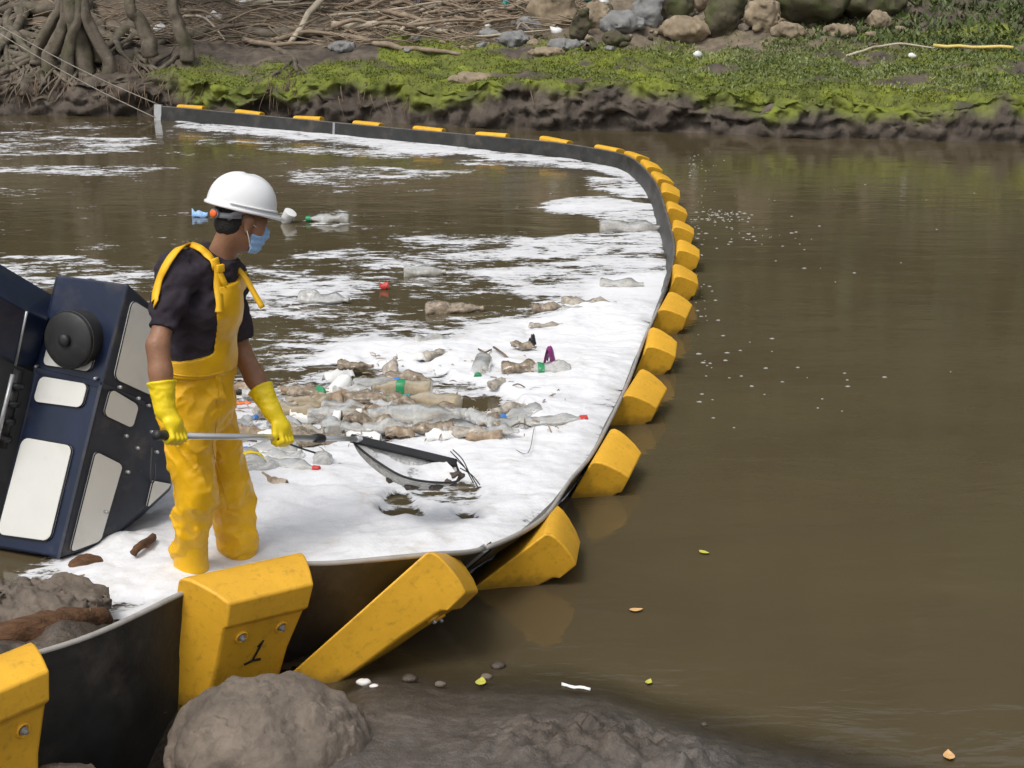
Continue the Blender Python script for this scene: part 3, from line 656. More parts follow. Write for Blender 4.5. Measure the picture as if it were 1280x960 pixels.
# round black cap on the upper shell
c = gy(92, 424, 6.83); V, F = lathe([(.122, -.10), (.126, -.03), (.126, .03), (.121, .045), (.108, .052), (.05, .058), (.035, .058)], 32, c, nf); cap = sharp(obj('cap', V, F, 'black', mach), 40)
V, F = lathe([(.028, .05), (.028, .075), (.022, .082), (.006, .084)], 16, c, nf); obj('knob', V, F, 'black', cap)
V, F = tube([c+nf*.03+.1265*np.array(q) for q in [tuple(math.cos(t)*np.cross(nf, [0, 0, 1])/np.linalg.norm(np.cross(nf, [0, 0, 1]))+math.sin(t)*np.cross(np.cross(nf, [0, 0, 1])/np.linalg.norm(np.cross(nf, [0, 0, 1])), nf)) for t in np.linspace(0, 6.283, 33)]], .004, 5); obj('rim', V, F, 'black', cap)
# the neighbouring shell on the left, folded away, dark works between
La, Lb, Lc = gy(-60, 335, 6.55), gy(34, 389, 6.80), gy(58, 400, 6.92)
Ld, Le, Lf = gy(46, 460, 6.95), gy(20, 456, 6.84), gy(-60, 412, 6.60)
bk2 = np.array([-.02, .4, 0]); V = np.array([La, Lb, Lc, Ld, Le, Lf]); V = np.vstack([V, V+bk2])
F = [(5, 4, 1, 0), (4, 3, 2, 1)]+[(i, (i+1) % 6, 6+(i+1) % 6, 6+i) for i in range(6)]+[(6, 7, 10, 11), (7, 8, 9, 10)]
o = obj('folded_shell', V, F, 'navy', mach, smooth=False); bv = o.modifiers.new('bevel', 'BEVEL'); bv.width = .008; bv.segments = 2
V, F = tube([Lb+np.array([0, -.006, 0]), Le+np.array([0, -.006, 0])], .006, 6); obj('seam', V, F, 'steel', mach)
q = np.array([gy(-70, 420, 6.95), gy(44, 466, 7.0), gy(-4, 690, 6.86), gy(-70, 700, 6.8)]); V = np.vstack([q, q+bk2]); F = [(3, 2, 1, 0)]+[(i, (i+1) % 4, 4+(i+1) % 4, 4+i) for i in range(4)]+[(4, 5, 6, 7)]
obj('inner_case', V, F, 'black', mach, smooth=False)
for a_, b_, r_, m_ in (((24, 462, 6.86), (2, 560, 6.8), .022, 'black'), ((16, 468, 6.80), (-6, 560, 6.74), .010, 'steel'), ((-10, 470, 6.8), (-20, 600, 6.75), .03, 'black')):
    V, F = tube([gy(*a_), gy(*b_)], r_, 10); obj('hinge_strut', V, F, m_, mach)
for k in range(4):
    V, F = lathe([(.034, -.012), (.036, 0), (.034, .012)], 12, gy(20-k*5, 482+k*22, 6.83-.01*k), gy(2, 560, 6.8)-gy(24, 462, 6.86)); obj('hinge_knuckle', V, F, 'black', mach)
# drawcord hanging in a loop from the housing
V, F = tube(catmull([gy(190, 556, 6.2), gy(188, 585, 6.5), gy(189, 602, 6.9), gy(193, 600, 6.9), gy(194, 575, 6.6)], 6), .003, 5); obj('cord', V, F, 'black', mach)

# ================================================================= STONES AND WOOD ON THE NEAR SHORE
def rockmesh(c, rad, seed, h=None, rough=.16, flat=.0, rot=0.0, fine=.05):
    c = np.array(c, float); rad = np.array(rad, float); h = h or max(rad)/14
    cr_, sr_ = math.cos(rot), math.sin(rot)
    def fn(P):
        D = P-c; x = D[..., 0]*cr_+D[..., 1]*sr_; y = -D[..., 0]*sr_+D[..., 1]*cr_; z = D[..., 2]
        q = np.sqrt((x/rad[0])**2+(y/rad[1])**2+(z/rad[2])**2); s = min(rad)
        return (q-1)*s+s*rough*fbm(x/s*1.0, y/s*1.0, z/s*1.0, 3, seed)+s*fine*fbm(x/s*6, y/s*6, z/s*6, 4, seed+5, .65)
    m_ = max(rad)*1.25
    return surfnet(fn, c-m_*np.array([1, 1, min(1, rad[2]/max(rad)*1.3)]), c+m_*np.array([1, 1, min(1, rad[2]/max(rad)*1.3)]), h)
V, F = rockmesh((-.80, 4.79, .065), (.335, .28, .245), 5, .0105, .20, rot=.2, fine=.022)
V[:, 2] += np.where(V[:, 2] > 0, .034*np.abs(fbm(V[:, 0]*16, V[:, 1]*16, V[:, 2]*16, 5, 88, .7))*sstep(-.1, .2, fbm(V[:, 0]*3, V[:, 1]*3, 0, 3, 89)), 0)
tag(obj('boulder', V, F, 'rock'), 'large rounded grey boulder caked with sand below the numbered yellow float', 'rock')
V, F = rockmesh((-1.42, 4.56, .03), (.13, .1, .10), 9, .008); tag(obj('stone', V, F, 'rock'), 'small rounded grey stone at the bottom edge left of the boulder', 'rock')
V, F = rockmesh(gz(110, 706, .02), (.075, .06, .045), 12, .006); tag(obj('stone', V, F, 'rustlog'), 'brown broken stone lying at the foot of the navy machine', 'rock')
for c_, rd, sd_, lb in ((gz(20, 770, .14), (.26, .20, .11), 31, 'mud caked stone hump at the left edge behind the leftmost float'), (gz(70, 752, .10), (.20, .14, .08), 32, 'low mud covered stone beside the rotten log')):
    V, F = rockmesh(c_, rd, sd_, .011, .3, fine=.12); tag(obj('stone', V, F, 'rock'), lb, 'rock')
P = catmull([gz(-20, 812, .13), gz(40, 792, .15), gz(85, 780, .15), gz(132, 772, .10)], 6)
V, F = tube(P, np.interp(np.linspace(0, 1, len(P)), [0, .5, 1], [.075, .07, .035]), 12, .35, 4); tag(obj('rotten_log', V, F, 'rustlog'), 'short rust brown rotten log lying on the mud behind the skirt', 'log')
P = catmull([gz(58, 734, .03), gz(92, 724, .03), gz(120, 718, .02)], 5); V, F = tube(P, .011, 7, .3, 2); tag(obj('stick', V, F, 'wood'), 'thin grey stick lying on mud by the foam edge', 'stick')
P = catmull([gz(166, 692, .07), gz(176, 682, .09), gz(192, 672, .08)], 5); V, F = tube(P, .018, 7, .3, 3); tag(obj('driftwood_piece', V, F, 'rustlog'), 'short dark driftwood piece stuck in the foam beside the machine', 'driftwood')
# pebbles along the waterline
PEB = [(455, 853, .028, 'pale grey pebble at the waterline right of the boulder'), (468, 858, .018, 'small pale pebble next to the waterline boulder'), (512, 848, .032, 'dark wet pebble under the leaning float'), (550, 855, .022, 'brown pebble at the sand edge'), (622, 832, .030, 'dark stone just breaking the shallow water'), (608, 846, .024, 'brown stone behind the yellow leaf curl'), (462, 897, .030, 'dark flat stone shard on wet sand'), (452, 905, .014, 'small reddish pebble on wet sand'), (545, 925, .016, 'white pebble on the sand below the waterline'), (602, 913, .020, 'white pebble at the edge of the mud mound'), (862, 950, .018, 'black pebble on the sand right of the mud mound'), (755, 915, .012, 'tiny black pebble above the mud mound'), (493, 952, .026, 'tan flat pebble at the bottom edge'), (880, 905, .014, 'dark pebble in the shallows'), (795, 917, .011, 'tiny dark pebble by the mud mound')]
for k, (u, v, r_, lb) in enumerate(PEB):
    p = gz(u, v, .0); p[2] = max(0, float(near_h(p[0:1], p[1:2])[0]))+r_*.2; p[:2] = gz(u, v, p[2])[:2]
    V, F = rockmesh(p, (r_, r_*.75, r_*.5), 40+k, r_/4)
    mm = 'white' if 'white' in lb or 'pale' in lb else ('mudlump' if 'dark' in lb or 'black' in lb else 'rock'); tag(obj('pebble', V, F, mm), lb, 'pebble', 'pebbles along the near waterline')
# ================================================================= WORKER
J = {k: gy(*v) for k, v in dict(
    hipR=(236, 510, 6.42), hipL=(258, 510, 6.60), kneeR=(246, 622, 6.36), kneeL=(288, 614, 6.61), ankR=(241, 742, 6.40), ankL=(302, 738, 6.62),
    pel=(243, 492, 6.51), waist=(244, 448, 6.51), belly=(247, 420, 6.50), chest=(252, 372, 6.48), upch=(258, 342, 6.47), neckb=(276, 322, 6.46), neckt=(293, 292, 6.46),
    shR=(222, 340, 6.29), shL=(284, 346, 6.64), elR=(197, 432, 6.12), wrR=(205, 512, 6.06), elL=(303, 442, 6.70), wrL=(338, 498, 6.70)).items()}
def nrm(v): v = np.array(v, float); return v/np.linalg.norm(v)
FWD = nrm((.97, .10, 0)); SIDE = np.array([-FWD[1], FWD[0], 0])       # SIDE points to his left (away)
# head frame: looking right, a little away and down
HF = nrm((.82, .50, -.25)); HS = nrm(np.cross((0, 0, 1), HF)); HU = np.cross(HF, HS); HAX = (HF, HS, HU)
HC = gy(301, 276, 6.47)
def hp(f, s, u_): return HC+HF*f+HS*s+HU*u_
PA, PB = gy(197, 544, 5.96), gy(455, 549, 7.02)        # the pole's butt and the net end
def pole_at(u, v=541):
    # point of the straight pole under a given image column
    lo, hi = 0.0, 1.0
    for _ in range(40):
        m_ = (lo+hi)/2; p = PA+(PB-PA)*m_; dp = p[1]*CP+(CAMH-p[2])*SP
        if 640+FPX*p[0]/dp < u: lo = m_
        else: hi = m_
    return PA+(PB-PA)*lo
HR, HL = pole_at(216), pole_at(352)
J['wrR'] = HR+np.array([-.03, .02, .10]); J['wrL'] = HL+np.array([-.04, .02, .115])
PD = nrm(PB-PA)
def torso_sd(P):
    return union([sd_cone(P, J['pel'], J['waist'], .150, .142, (SIDE, .90)), sd_cone(P, J['waist'], J['chest'], .140, .150, (SIDE, .80)),
                  sd_cone(P, J['chest'], J['upch'], .150, .115, (SIDE, .72)), sd_cone(P, J['upch'], J['neckb'], .105, .062),
                  sd_cone(P, J['shR'], J['upch'], .078, .085), sd_cone(P, J['shL'], J['upch'], .076, .085)], .05)
def arms_sd(P, g=0.0, cut=1.0):
    eR = J['shR']+(J['elR']-J['shR'])*cut; eL = J['shL']+(J['elL']-J['shL'])*cut
    return union([sd_cone(P, J['shR'], eR, .066+g, .050+g*1.2+.004*(1-cut)), sd_cone(P, J['shL'], eL, .064+g, .048+g*1.2)], .02)
def fore_sd(P):
    return union([sd_cone(P, J['elR'], J['elR']*.55+J['wrR']*.45, .047, .045), sd_cone(P, J['elR']*.6+J['wrR']*.4, J['wrR'], .045, .030),
                  sd_cone(P, J['elL'], J['elL']*.55+J['wrL']*.45, .045, .043), sd_cone(P, J['elL']*.6+J['wrL']*.4, J['wrL'], .043, .029)], .02)
def head_sd(P):
    ds = [sd_ell(P, hp(-.012, 0, .035), HAX, (.098, .077, .098)), sd_ell(P, hp(.025, 0, -.035), HAX, (.070, .062, .088)), sd_cone(P, hp(.050, 0, -.085), hp(.062, 0, -.088), .034, .026),
          sd_cone(P, hp(.05, .03, -.02), hp(.05, -.03, -.02), .045, .045), sd_cone(P, hp(.084, 0, .012), hp(.108, 0, -.028), .010, .015),
          sd_cone(P, hp(.082, -.04, .02), hp(.082, .04, .02), .016, .016)]
    d = union(ds, .025)
    ears = [sd_cone(P, hp(.004, s*.082, .012), hp(-.002, s*.081, -.034), .024, .014, (HS, 1.6)) for s in (-1, 1)]
    d = smin(d, ears[0], .008); d = smin(d, ears[1], .008)
    d = smin(d, sd_cone(P, J['neckb'], hp(-.035, 0, -.06), .058, .053), .03)
    return d
def body_sd(P):
    d = smin(head_sd(P), smin(fore_sd(P), arms_sd(P, -.010), .02), .02)
    t = union([sd_cone(P, J['pel'], J['waist'], .125, .12), sd_cone(P, J['waist'], J['chest'], .12, .125, (SIDE, .85)), sd_cone(P, J['chest'], J['neckb'], .12, .055),
               sd_cone(P, J['shR'], J['upch'], .06, .06), sd_cone(P, J['shL'], J['upch'], .06, .06),
               sd_cone(P, J['hipR'], J['kneeR'], .07, .045), sd_cone(P, J['hipL'], J['kneeL'], .07, .045), sd_cone(P, J['kneeR'], J['ankR'], .043, .035), sd_cone(P, J['kneeL'], J['ankL'], .043, .035),
               sd_cone(P, J['ankR'], J['ankR']+FWD*.15-np.array([0, 0, .03]), .04, .032), sd_cone(P, J['ankL'], J['ankL']+FWD*.15-np.array([0, 0, .03]), .04, .032)], .04)
    return smin(d, t, .02)
allp = np.array(list(J.values())+[HC, HR, HL]); lo = allp.min(0)-.24; hi = allp.max(0)+.24; hi[2] = HC[2]+.17
V, F = surfnet(body_sd, lo, hi, .0095); base = np.array([J['pel'][0], J['pel'][1], min(J['ankR'][2], J['ankL'][2])-.08])
person = obj('person', V, F, 'skin', base=base)
tag(person, 'worker in white hard hat and yellow bib waders skimming the foam with a net', 'person')
# ---- shirt: torso with sleeves to above the elbow
def shirt_sd(P):
    d = smin(torso_sd(P), arms_sd(P, .010, .74), .03)
    w1 = fbm(P[..., 0]*7+P[..., 2]*5, P[..., 1]*7, P[..., 2]*13-P[..., 0]*6, 3, 301)
    d = d-.011*(1-np.abs(w1)*2.2)
    # flat sleeve hems and neckline
    for s, e in (('shR', 'elR'), ('shL', 'elL')):
        ax = nrm(J[e]-J[s]); t = (P-J[s])@ax; L = np.linalg.norm(J[e]-J[s])*.78; near = np.linalg.norm(P-(J[s]+ax*np.clip(t, 0, 9)[..., None]), axis=-1) < .11
        d = np.where(near & (t > .05), np.maximum(d, t-L), d)
    nk = nrm(hp(-.03, 0, -.05)-J['neckb']); d = np.maximum(d, (P-J['neckb'])@nk-.022)
    return np.maximum(d, J['waist'][2]-.012-P[..., 2])
V, F = surfnet(shirt_sd, lo, (hi[0], hi[1], J['neckt'][2]+.02), .0085); V = relax(V, F, 1, .4)
shirt = obj('shirt', V, F, 'shirt', person)
# ---- waders with bib
zw = J['waist'][2]+.012
def legs_sd(P):
    pel = J['pel']
    d = union([sd_cone(P, pel+np.array([0, 0, -.03]), J['waist']+np.array([0, 0, .05]), .168, .166, (SIDE, .88)),
               sd_cone(P, J['hipR']+np.array([0, 0, .02]), J['kneeR'], .116, .088), sd_cone(P, J['hipL']+np.array([0, 0, .02]), J['kneeL'], .116, .088),
               sd_cone(P, J['kneeR'], J['ankR']+np.array([0, 0, .215]), .088, .074), sd_cone(P, J['kneeL'], J['ankL']+np.array([0, 0, .215]), .088, .074)], .035)
    # folds: slanting tension folds on the thighs, stacked rings above the boots
    f = (P-pel)@FWD; s = (P-pel)@SIDE; z = P[..., 2]-pel[2]
    r1 = 1.6*np.clip(1-np.abs(fbm(f*3.4+z*2.2, s*3.4, z*3.6-f*3.0, 2, 311))*1.9, 0, 1)**2.2-.4
    zr = z+.22*f*np.sign(s)+.05*fbm(f*5, s*5, z*3, 2, 317)
    r2 = 1-2*np.abs(np.sin(zr*36+2.4*fbm(f*4, s*4, z*3, 2, 313)))**.7; low = sstep(-.40, -.55, z)
    r3 = 1.6*np.clip(1-np.abs(fbm(f*6-z*3, s*6, z*7+f*6, 2, 319))*2.2, 0, 1)**2-.4
    amp = .008+.007*sstep(-.05, -.3, z)
    r4 = 1.6*np.clip(1-np.abs(fbm(f*11+z*6, s*11, z*12-f*8, 2, 323))*2.4, 0, 1)**2-.3
    return d-amp*r1-.0035*low*r2-.007*r3-.0035*r4
def wader_sd(P):
    d = legs_sd(P)
    z = P[..., 2]; d = np.maximum(d, z-zw-.006)
    t = smin(torso_sd(P), torso_sd(P)+.0, .01)-.014-.004*sstep(zw+.12, zw-.02, z)-.006*fbm(P[..., 0]*10, P[..., 1]*10, P[..., 2]*10, 2, 331)
    f = (P-J['waist']-(J['upch']-J['waist'])*np.clip((z-J['waist'][2])/(J['upch'][2]-J['waist'][2]), 0, 1)[..., None])@FWD
    hb = (z-zw)/(gy(285, 356, 6.35)[2]-zw)                 # 0 at the waist .. 1 at the bib's top edge
    edge = -.22+.30*sstep(-.03, .16, hb)-.02*sstep(.5, 1, hb)
    bib = np.maximum(np.maximum(t, edge-f), np.maximum(hb-1, -hb-.15)*.3)
    return np.minimum(d, bib)
V, F = surfnet(wader_sd, lo, (hi[0], hi[1], J['neckb'][2]), .0065); V = relax(V, F, 1, .35)
wader = obj('bib_waders', V, F, 'wader', person)
# waistband hem
ring = []
for t in np.linspace(0, 2*np.pi, 49):
    dr = FWD*math.cos(t)+SIDE*math.sin(t); a_, b_ = 0.0, .4
    c0 = np.array([J['waist'][0], J['waist'][1], zw-.004])
    for _ in range(22):
        m_ = (a_+b_)/2
        if legs_sd((c0+dr*m_)[None])[0] < 0: a_ = m_
        else: b_ = m_
    ring.append(c0+dr*(a_+.001))
V, F = tube(np.array(ring), .0045, 6); obj('hem', V, F, 'wader', wader)
def seam_on(pts, wd, off=.001, n_=6):
    Q = [march(wader_sd, u, v, 5.4, 7.0) for u, v in catmull(np.array(pts, float), n_)]
    P = np.array([q[0]+q[1]*off for q in Q]); Nn = np.array([q[1] for q in Q]); return ribbon(P, Nn, wd, .0018)
for pts in ([(270, 470), (272, 500), (270, 535), (266, 560), (276, 600), (287, 640)], [(214, 470), (212, 510), (214, 550)], [(206, 466), (230, 470), (256, 470), (282, 464)]):
    V, F = seam_on(pts, .007); obj('seam', V, F, 'wader', wader)
# ---- boots
for a_ in ('ankR', 'ankL'):
    A = J[a_]; G = np.array([A[0], A[1], A[2]-.06])
    def boot_sd(P):
        d = union([sd_cone(P, A+np.array([0, 0, .26]), A+np.array([0, 0, .0]), .076, .070), sd_cone(P, A-np.array([0, 0, .02])-FWD*.02, A+FWD*.16-np.array([0, 0, .035]), .058, .045, (SIDE, 1.1))], .035)
        d = np.maximum(np.maximum(d, P[..., 2]-A[2]-.235), G[2]-.012-P[..., 2]); zz = P[..., 2]-G[2]
        return d-.006*sstep(.03, .015, zz)-.004*np.exp(-((P[..., 2]-A[2]-.12)/.010)**2)
    V, F = surfnet(boot_sd, A-np.array([.16, .16, .12]), A+np.array([.26, .2, .29]), .008); obj('boot', V, F, 'wader', person)
# ---- straps
def on_shirt(pts, off=.010, n_=5):
    Q = [march(lambda P: torso_shirt(P), u, v, 5.6, 6.9) for u, v in pts]
    P = catmull([q[0]+q[1]*off for q in Q], n_); Nn = catmull([q[1] for q in Q], n_); return P, Nn/np.linalg.norm(Nn, axis=1)[:, None]
def torso_shirt(P): return shirt_sd(P)
P, Nn = on_shirt([(196, 380), (197, 366), (202, 350), (208, 336), (216, 323), (226, 313), (237, 309), (248, 312), (258, 320), (264, 329), (266, 336)])
P = np.vstack([gy(204, 420, 6.52), gy(197, 398, 6.42), P]); Nn = np.vstack([Nn[0], Nn[0], Nn]); V, F = ribbon(P, Nn, .034, .005); obj('shoulder_strap', V, F, 'strap', wader)
P, Nn = on_shirt([(266, 326), (268, 340), (270, 360), (271, 378), (272, 391)], .017); V, F = ribbon(P, Nn, .036, .006); st_ = obj('strap_end', V, F, 'strap', wader)
P, Nn = on_shirt([(268, 336), (275, 350), (282, 362)], .018); V, F = ribbon(P, Nn, .026, .005); obj('strap_loop', V, F, 'strap', wader)
q, g_ = march(torso_shirt, 270, 334, 5.6, 6.9); V, F = box(q+g_*.026, nrm(np.cross(g_, Z3))*.019, g_*.006, Z3*.016); o = obj('buckle', V, F, 'strap', wader); bv = o.modifiers.new('bevel', 'BEVEL'); bv.width = .004; bv.segments = 2
p0 = gy(290, 352, 6.50); P = catmull([gy(283, 366, 6.42), gy(288, 352, 6.46), gy(294, 341, 6.49), gy(301, 341, 6.50)], 5)
V, F = ribbon(P, np.tile(nrm((.3, -1, .2)), (len(P), 1)), .026, .005); obj('strap_loop', V, F, 'strap', wader)
P = catmull([gy(297, 337, 6.49), gy(306, 347, 6.48), (gy(317, 366, 6.47)), gy(328, 385, 6.46)], 5)
V, F = ribbon(P, np.tile(nrm((.5, -.8, .4)), (len(P), 1)), .024, .006); obj('strap_end', V, F, 'strap', wader)
# left shoulder strap, mostly behind the neck
P = catmull([gy(246, 420, 6.60), gy(250, 360, 6.60), gy(268, 326, 6.58), gy(284, 318, 6.57), gy(294, 332, 6.54), gy(297, 342, 6.50)], 5); V, F = ribbon(P, np.tile(nrm((.2, .5, .8)), (len(P), 1)), .032, .005); obj('shoulder_strap', V, F, 'strap', wader)
# bib pocket seam
# ---- hair
def hair_sd(P):
    d = np.minimum(sd_ell(P, hp(-.013, 0, .033), HAX, (.102, .081, .102)), sd_ell(P, hp(-.046, 0, -.012), HAX, (.062, .066, .072)))
    D = P-HC; f = D@HF; u_ = D@HU; s = np.abs(D@HS)
    d = np.maximum(d, f-(-.026+1.1*np.clip(u_-.03, 0, .2)+.0*s)); d = np.maximum(d, -.0625+.45*(f+.05)-u_)
    d = np.maximum(d, .018-np.linalg.norm(D-(HF*.0)[None]-HS*np.sign(D@HS)[..., None]*.080+HU*.008, axis=-1))
    return d-.002*fbm(P[..., 0]*60, P[..., 1]*60, P[..., 2]*30, 2, 5)
V, F = surfnet(hair_sd, HC-.16, HC+.17, .006); obj('hair', V, F, 'hair', person)
# ---- eyes
for s in (-1, 1):
    V, F = lathe([(.001, -.012), (.009, -.008), (.012, 0), (.009, .008), (.001, .012)], 12, hp(.083, s*.032, .006), HF); e_ = obj('eye', V, F, 'white', person)
    V, F = lathe([(.006, .0105), (.005, .0115), (.001, .0125)], 10, hp(.083, s*.032, .006), HF); obj('iris', V, F, 'black', e_)
    V, F = tube(catmull([hp(.090, s*.012, .026), hp(.093, s*.03, .032), hp(.080, s*.052, .026)], 4), .004, 6); obj('eyebrow', V, F, 'hair', person)
# ---- face mask
def mask_sd(P):
    D = P-HC; f = D@HF; u_ = D@HU
    t = union([sd_cone(P, hp(.088, 0, -.005), hp(.104, 0, -.035), .016, .022), sd_ell(P, hp(.030, 0, -.045), HAX, (.076, .066, .075)), sd_cone(P, hp(.05, 0, -.095), hp(.064, 0, -.095), .036, .03)], .03)-.007
    t = t-.0022*np.sin(u_*230)
    return np.maximum(np.maximum(np.maximum(t, -(t+.010)), .026+.25*np.abs(u_+.05)-f), np.maximum(u_+.002, -.122-u_))
V, F = surfnet(mask_sd, HC-.17, HC+.17, .0042); V = relax(V, F, 1, .4); fm = obj('face_mask', V, F, 'maskblue', person)
for s in (-1, 1):
    for a_, b_, c_ in ((.010, .044, -.012), (-.028, .030, -.094)):
        V, F = tube(catmull([hp(-.004, s*.088, a_), hp((b_-.004)*.5, s*.087, (a_+c_)/2), hp(b_, s*.070, c_)], 5), .0018, 5); obj('ear_loop', V, F, 'white', fm)
# ---- hard hat (own frame, sits on the head)
TF = nrm((.84, .46, -.27)); TS = nrm(np.cross((0, 0, 1), TF)); TU = np.cross(TF, TS); TC = hp(-.006, 0, .058)
def tp(f, s, u_): return TC+TF*f+TS*s+TU*u_
na, nr = 64, 16; VV = []
for ring_ in range(nr+4):
    for k in range(na):
        t = 2*math.pi*k/na; c_, s_ = math.cos(t), math.sin(t); a_, b_ = .142, .118
        if ring_ < nr:
            ph = (1-ring_/(nr-1))*math.pi/2*.995; sp = math.sin(ph)**.9; cp_ = max(math.cos(ph), 0)**.82
            ridge = .007*math.exp(-(s_*b_*cp_/.016)**2)*(1 if cp_ > .02 else 0)+.003*(math.exp(-((abs(s_*b_*cp_)-.045)/.010)**2))
            VV.append(tp(a_*cp_*c_-.004, b_*cp_*s_, .132*sp+ridge*(1-.3*sp)*(.2+.8*sp)))
        else:
            e_ = ring_-nr; pk = max(0, c_)**2.2                  # visor at the front, narrow lip behind
            ex = [.002, .008, .009, .006][e_]; vis = [.010, .040, .041, .036][e_]; dz = [-.002, -.006, -.011, -.012][e_]
            VV.append(tp((a_+ex+vis*pk)*c_-.004, (b_+ex*.9)*s_, dz-.010*pk*(1 if e_ else .3)))
n_t = nr+4; F = []
for i in range(n_t-1):
    for k in range(na): F.append((i*na+k, i*na+(k+1) % na, (i+1)*na+(k+1) % na, (i+1)*na+k))
top = len(VV)
hat = obj('hard_hat', np.array(VV), [f for f in F], 'hat', person)
sm = hat.modifiers.new('solid', 'SOLIDIFY'); sm.thickness = .003; sm.offset = -1
# moulded rib along the brim
V, F = tube([tp(.150*math.cos(t)-.004, .125*math.sin(t), .012) for t in np.linspace(-2.2, -.5, 22)], .0045, 6); obj('brim_rib', V, F, 'hat', hat)
# suspension: nape band, arms and orange adjusting knob
P = np.array([tp(.090*math.cos(t)-.02, .088*math.sin(t), -.030-.022*max(0, -math.cos(t))) for t in np.linspace(math.pi*.52, math.pi*1.48, 26)])
Nn = np.array([TF*math.cos(t)+TS*math.sin(t) for t in np.linspace(math.pi*.52, math.pi*1.48, 26)]); V, F = ribbon(P, Nn, .022, .003); obj('nape_band', V, F, 'greyband', hat)
for s in (-1, 1):
    P = np.array([tp(-.075, s*.062, -.055), tp(-.055, s*.088, -.03), tp(-.02, s*.104, -.004)]); V, F = ribbon(catmull(P, 4), np.tile(TS*s, (9, 1)), .024, .003); obj('suspension_arm', V, F, 'greyband', hat)
kc = tp(-.118, -.028, -.048); kd = nrm(-TF*.75-TS*.65); V, F = lathe([(.020, -.012), (.021, .004), (.018, .008)], 20, kc, kd); kb = obj('adjusting_knob', V, F, 'greyband', hat)
V, F = lathe([(.0155, .006), (.0155, .012), (.012, .015)], 18, kc, kd); obj('knob_face', V, F, 'orange', kb)

# ---- gloves: gauntlet, palm, four curled fingers and a thumb around the pole
def glove(name, wr, el, hc, out, up, spread):
    """hc: pole point in the grip; out: direction from pole towards the back of the hand; spread: along the pole index -> little finger"""
    ax = nrm(el-wr); out = nrm(out-PD*np.dot(out, PD)); side = np.cross(PD, out)
    rp = .0145
    parts = []
    kn = [hc+spread*(i-1.5)*.0205+out*(.030+.004*(1-abs(i-1.5)/1.5)) for i in range(4)]
    palm_c = hc+out*.026
    cap_ = [(wr+ax*.115, wr+ax*.0, .056, .039), (wr, palm_c+up*.030, .038, .034)]
    cap_ += [(palm_c+up*.03+spread*s, palm_c+spread*s*.9-up*.0, .019, .017) for s in (-.026, -.009, .009, .026)]
    fings = []
    cs_ = -1 if np.dot(side, np.array([0, -1, 0])) < 0 else 1
    for i in range(4):
        o_ = spread*((i-1.5)*.0205); ln = [1.0, 1.08, 1.03, .88][i]; s_ = side*cs_
        a0 = hc+o_+out*.030+up*.004; a1 = hc+o_+out*.012*1+s_*.030*ln-up*.004; a2 = hc+o_-out*.020+s_*.020*ln; a3 = hc+o_-out*.022-s_*.010
        fings.append([(a0, a1, .0125, .0115), (a1, a2, .0115, .0105), (a2, a3, .0105, .0092)])
    th0 = wr*.35+palm_c*.65-spread*.035; th1 = hc-spread*.052+out*.012; th2 = hc-spread*.046-out*.016+side*cs_*.010; th3 = hc-spread*.034-out*.022+side*cs_*.014
    thumb = [(th0, th1, .017, .014), (th1, th2, .0135, .012), (th2, th3, .012, .0105)]
    def fn(P):
        d = union([sd_cone(P, *c_) for c_ in cap_], .016)
        for f_ in fings: d = smin(d, union([sd_cone(P, *c_) for c_ in f_], .006), .0035)
        d = smin(d, union([sd_cone(P, *c_) for c_ in thumb], .008), .008)
        t = (P-wr)@ax
        d = d-.0022*(1-np.abs(fbm(P[..., 0]*24, P[..., 1]*24, P[..., 2]*34, 2, 401))*2)*sstep(-.02, .03, t)
        d = np.maximum(d, t-.112); return d-.003*np.exp(-((t-.106)/.006)**2)
    pts = np.array([wr+ax*.13, hc]); lo_ = pts.min(0)-.10; hi_ = pts.max(0)+.10
    V, F = surfnet(fn, lo_, hi_, .0038); return obj(name, V, F, 'glove', person)
upR = nrm(J['wrR']-HR); upL = nrm(J['wrL']-HL)
glove('glove', J['wrR'], J['elR'], HR, np.array([-.25, -.75, .62]), upR, PD*-1.0)
glove('glove', J['wrL'], J['elL'], HL, np.array([.35, -.35, .85]), upL, PD)

# ================================================================= SKIMMER NET
net = empty('skimmer_net', (PB[0], PB[1], 0), 'long aluminium skimmer net with black frame held over the foam by the worker', 'net')
PE = PA+PD*.10; mid = pole_at(398)
V, F = tube([PE, mid], .0135, 14); obj('pole', V, F, 'alu', net)
V, F = tube([mid, PB-PD*.02], .0115, 14); obj('pole_extension', V, F, 'alu', net)
V, F = lathe([(.0185, -.015), (.020, .0), (.020, .085), (.0175, .10)], 16, PA, PD); obj('end_grip', V, F, 'black', net)
V, F = lathe([(.018, -.03), (.020, -.02), (.020, .02), (.017, .035)], 16, mid, PD); obj('locking_collar', V, F, 'black', net)
A_, B_ = gy(440, 549, 7.00), gy(570, 580, 7.06); 
hoop = catmull([A_, gy(447, 558, 6.97), gy(470, 576, 6.90), gy(505, 596, 6.86), gy(545, 603, 6.88), gy(574, 600, 6.94), B_], 6)
V, F = ribbon(np.linspace(A_-(B_-A_)*.02, B_, 10), np.tile(nrm((0, -.8, .6)), (10, 1)), .040, .022); o = obj('front_bar', V, F, 'black', net); bv = o.modifiers.new('bevel', 'BEVEL'); bv.width = .006; bv.segments = 2
V, F = tube(hoop, .0055, 8); obj('hoop', V, F, 'black', net)
V, F = tube([PB-PD*.06, PB+PD*.02, (A_*.75+B_*.25)], [.015, .015, .010], 10); obj('socket', V, F, 'alu', net)
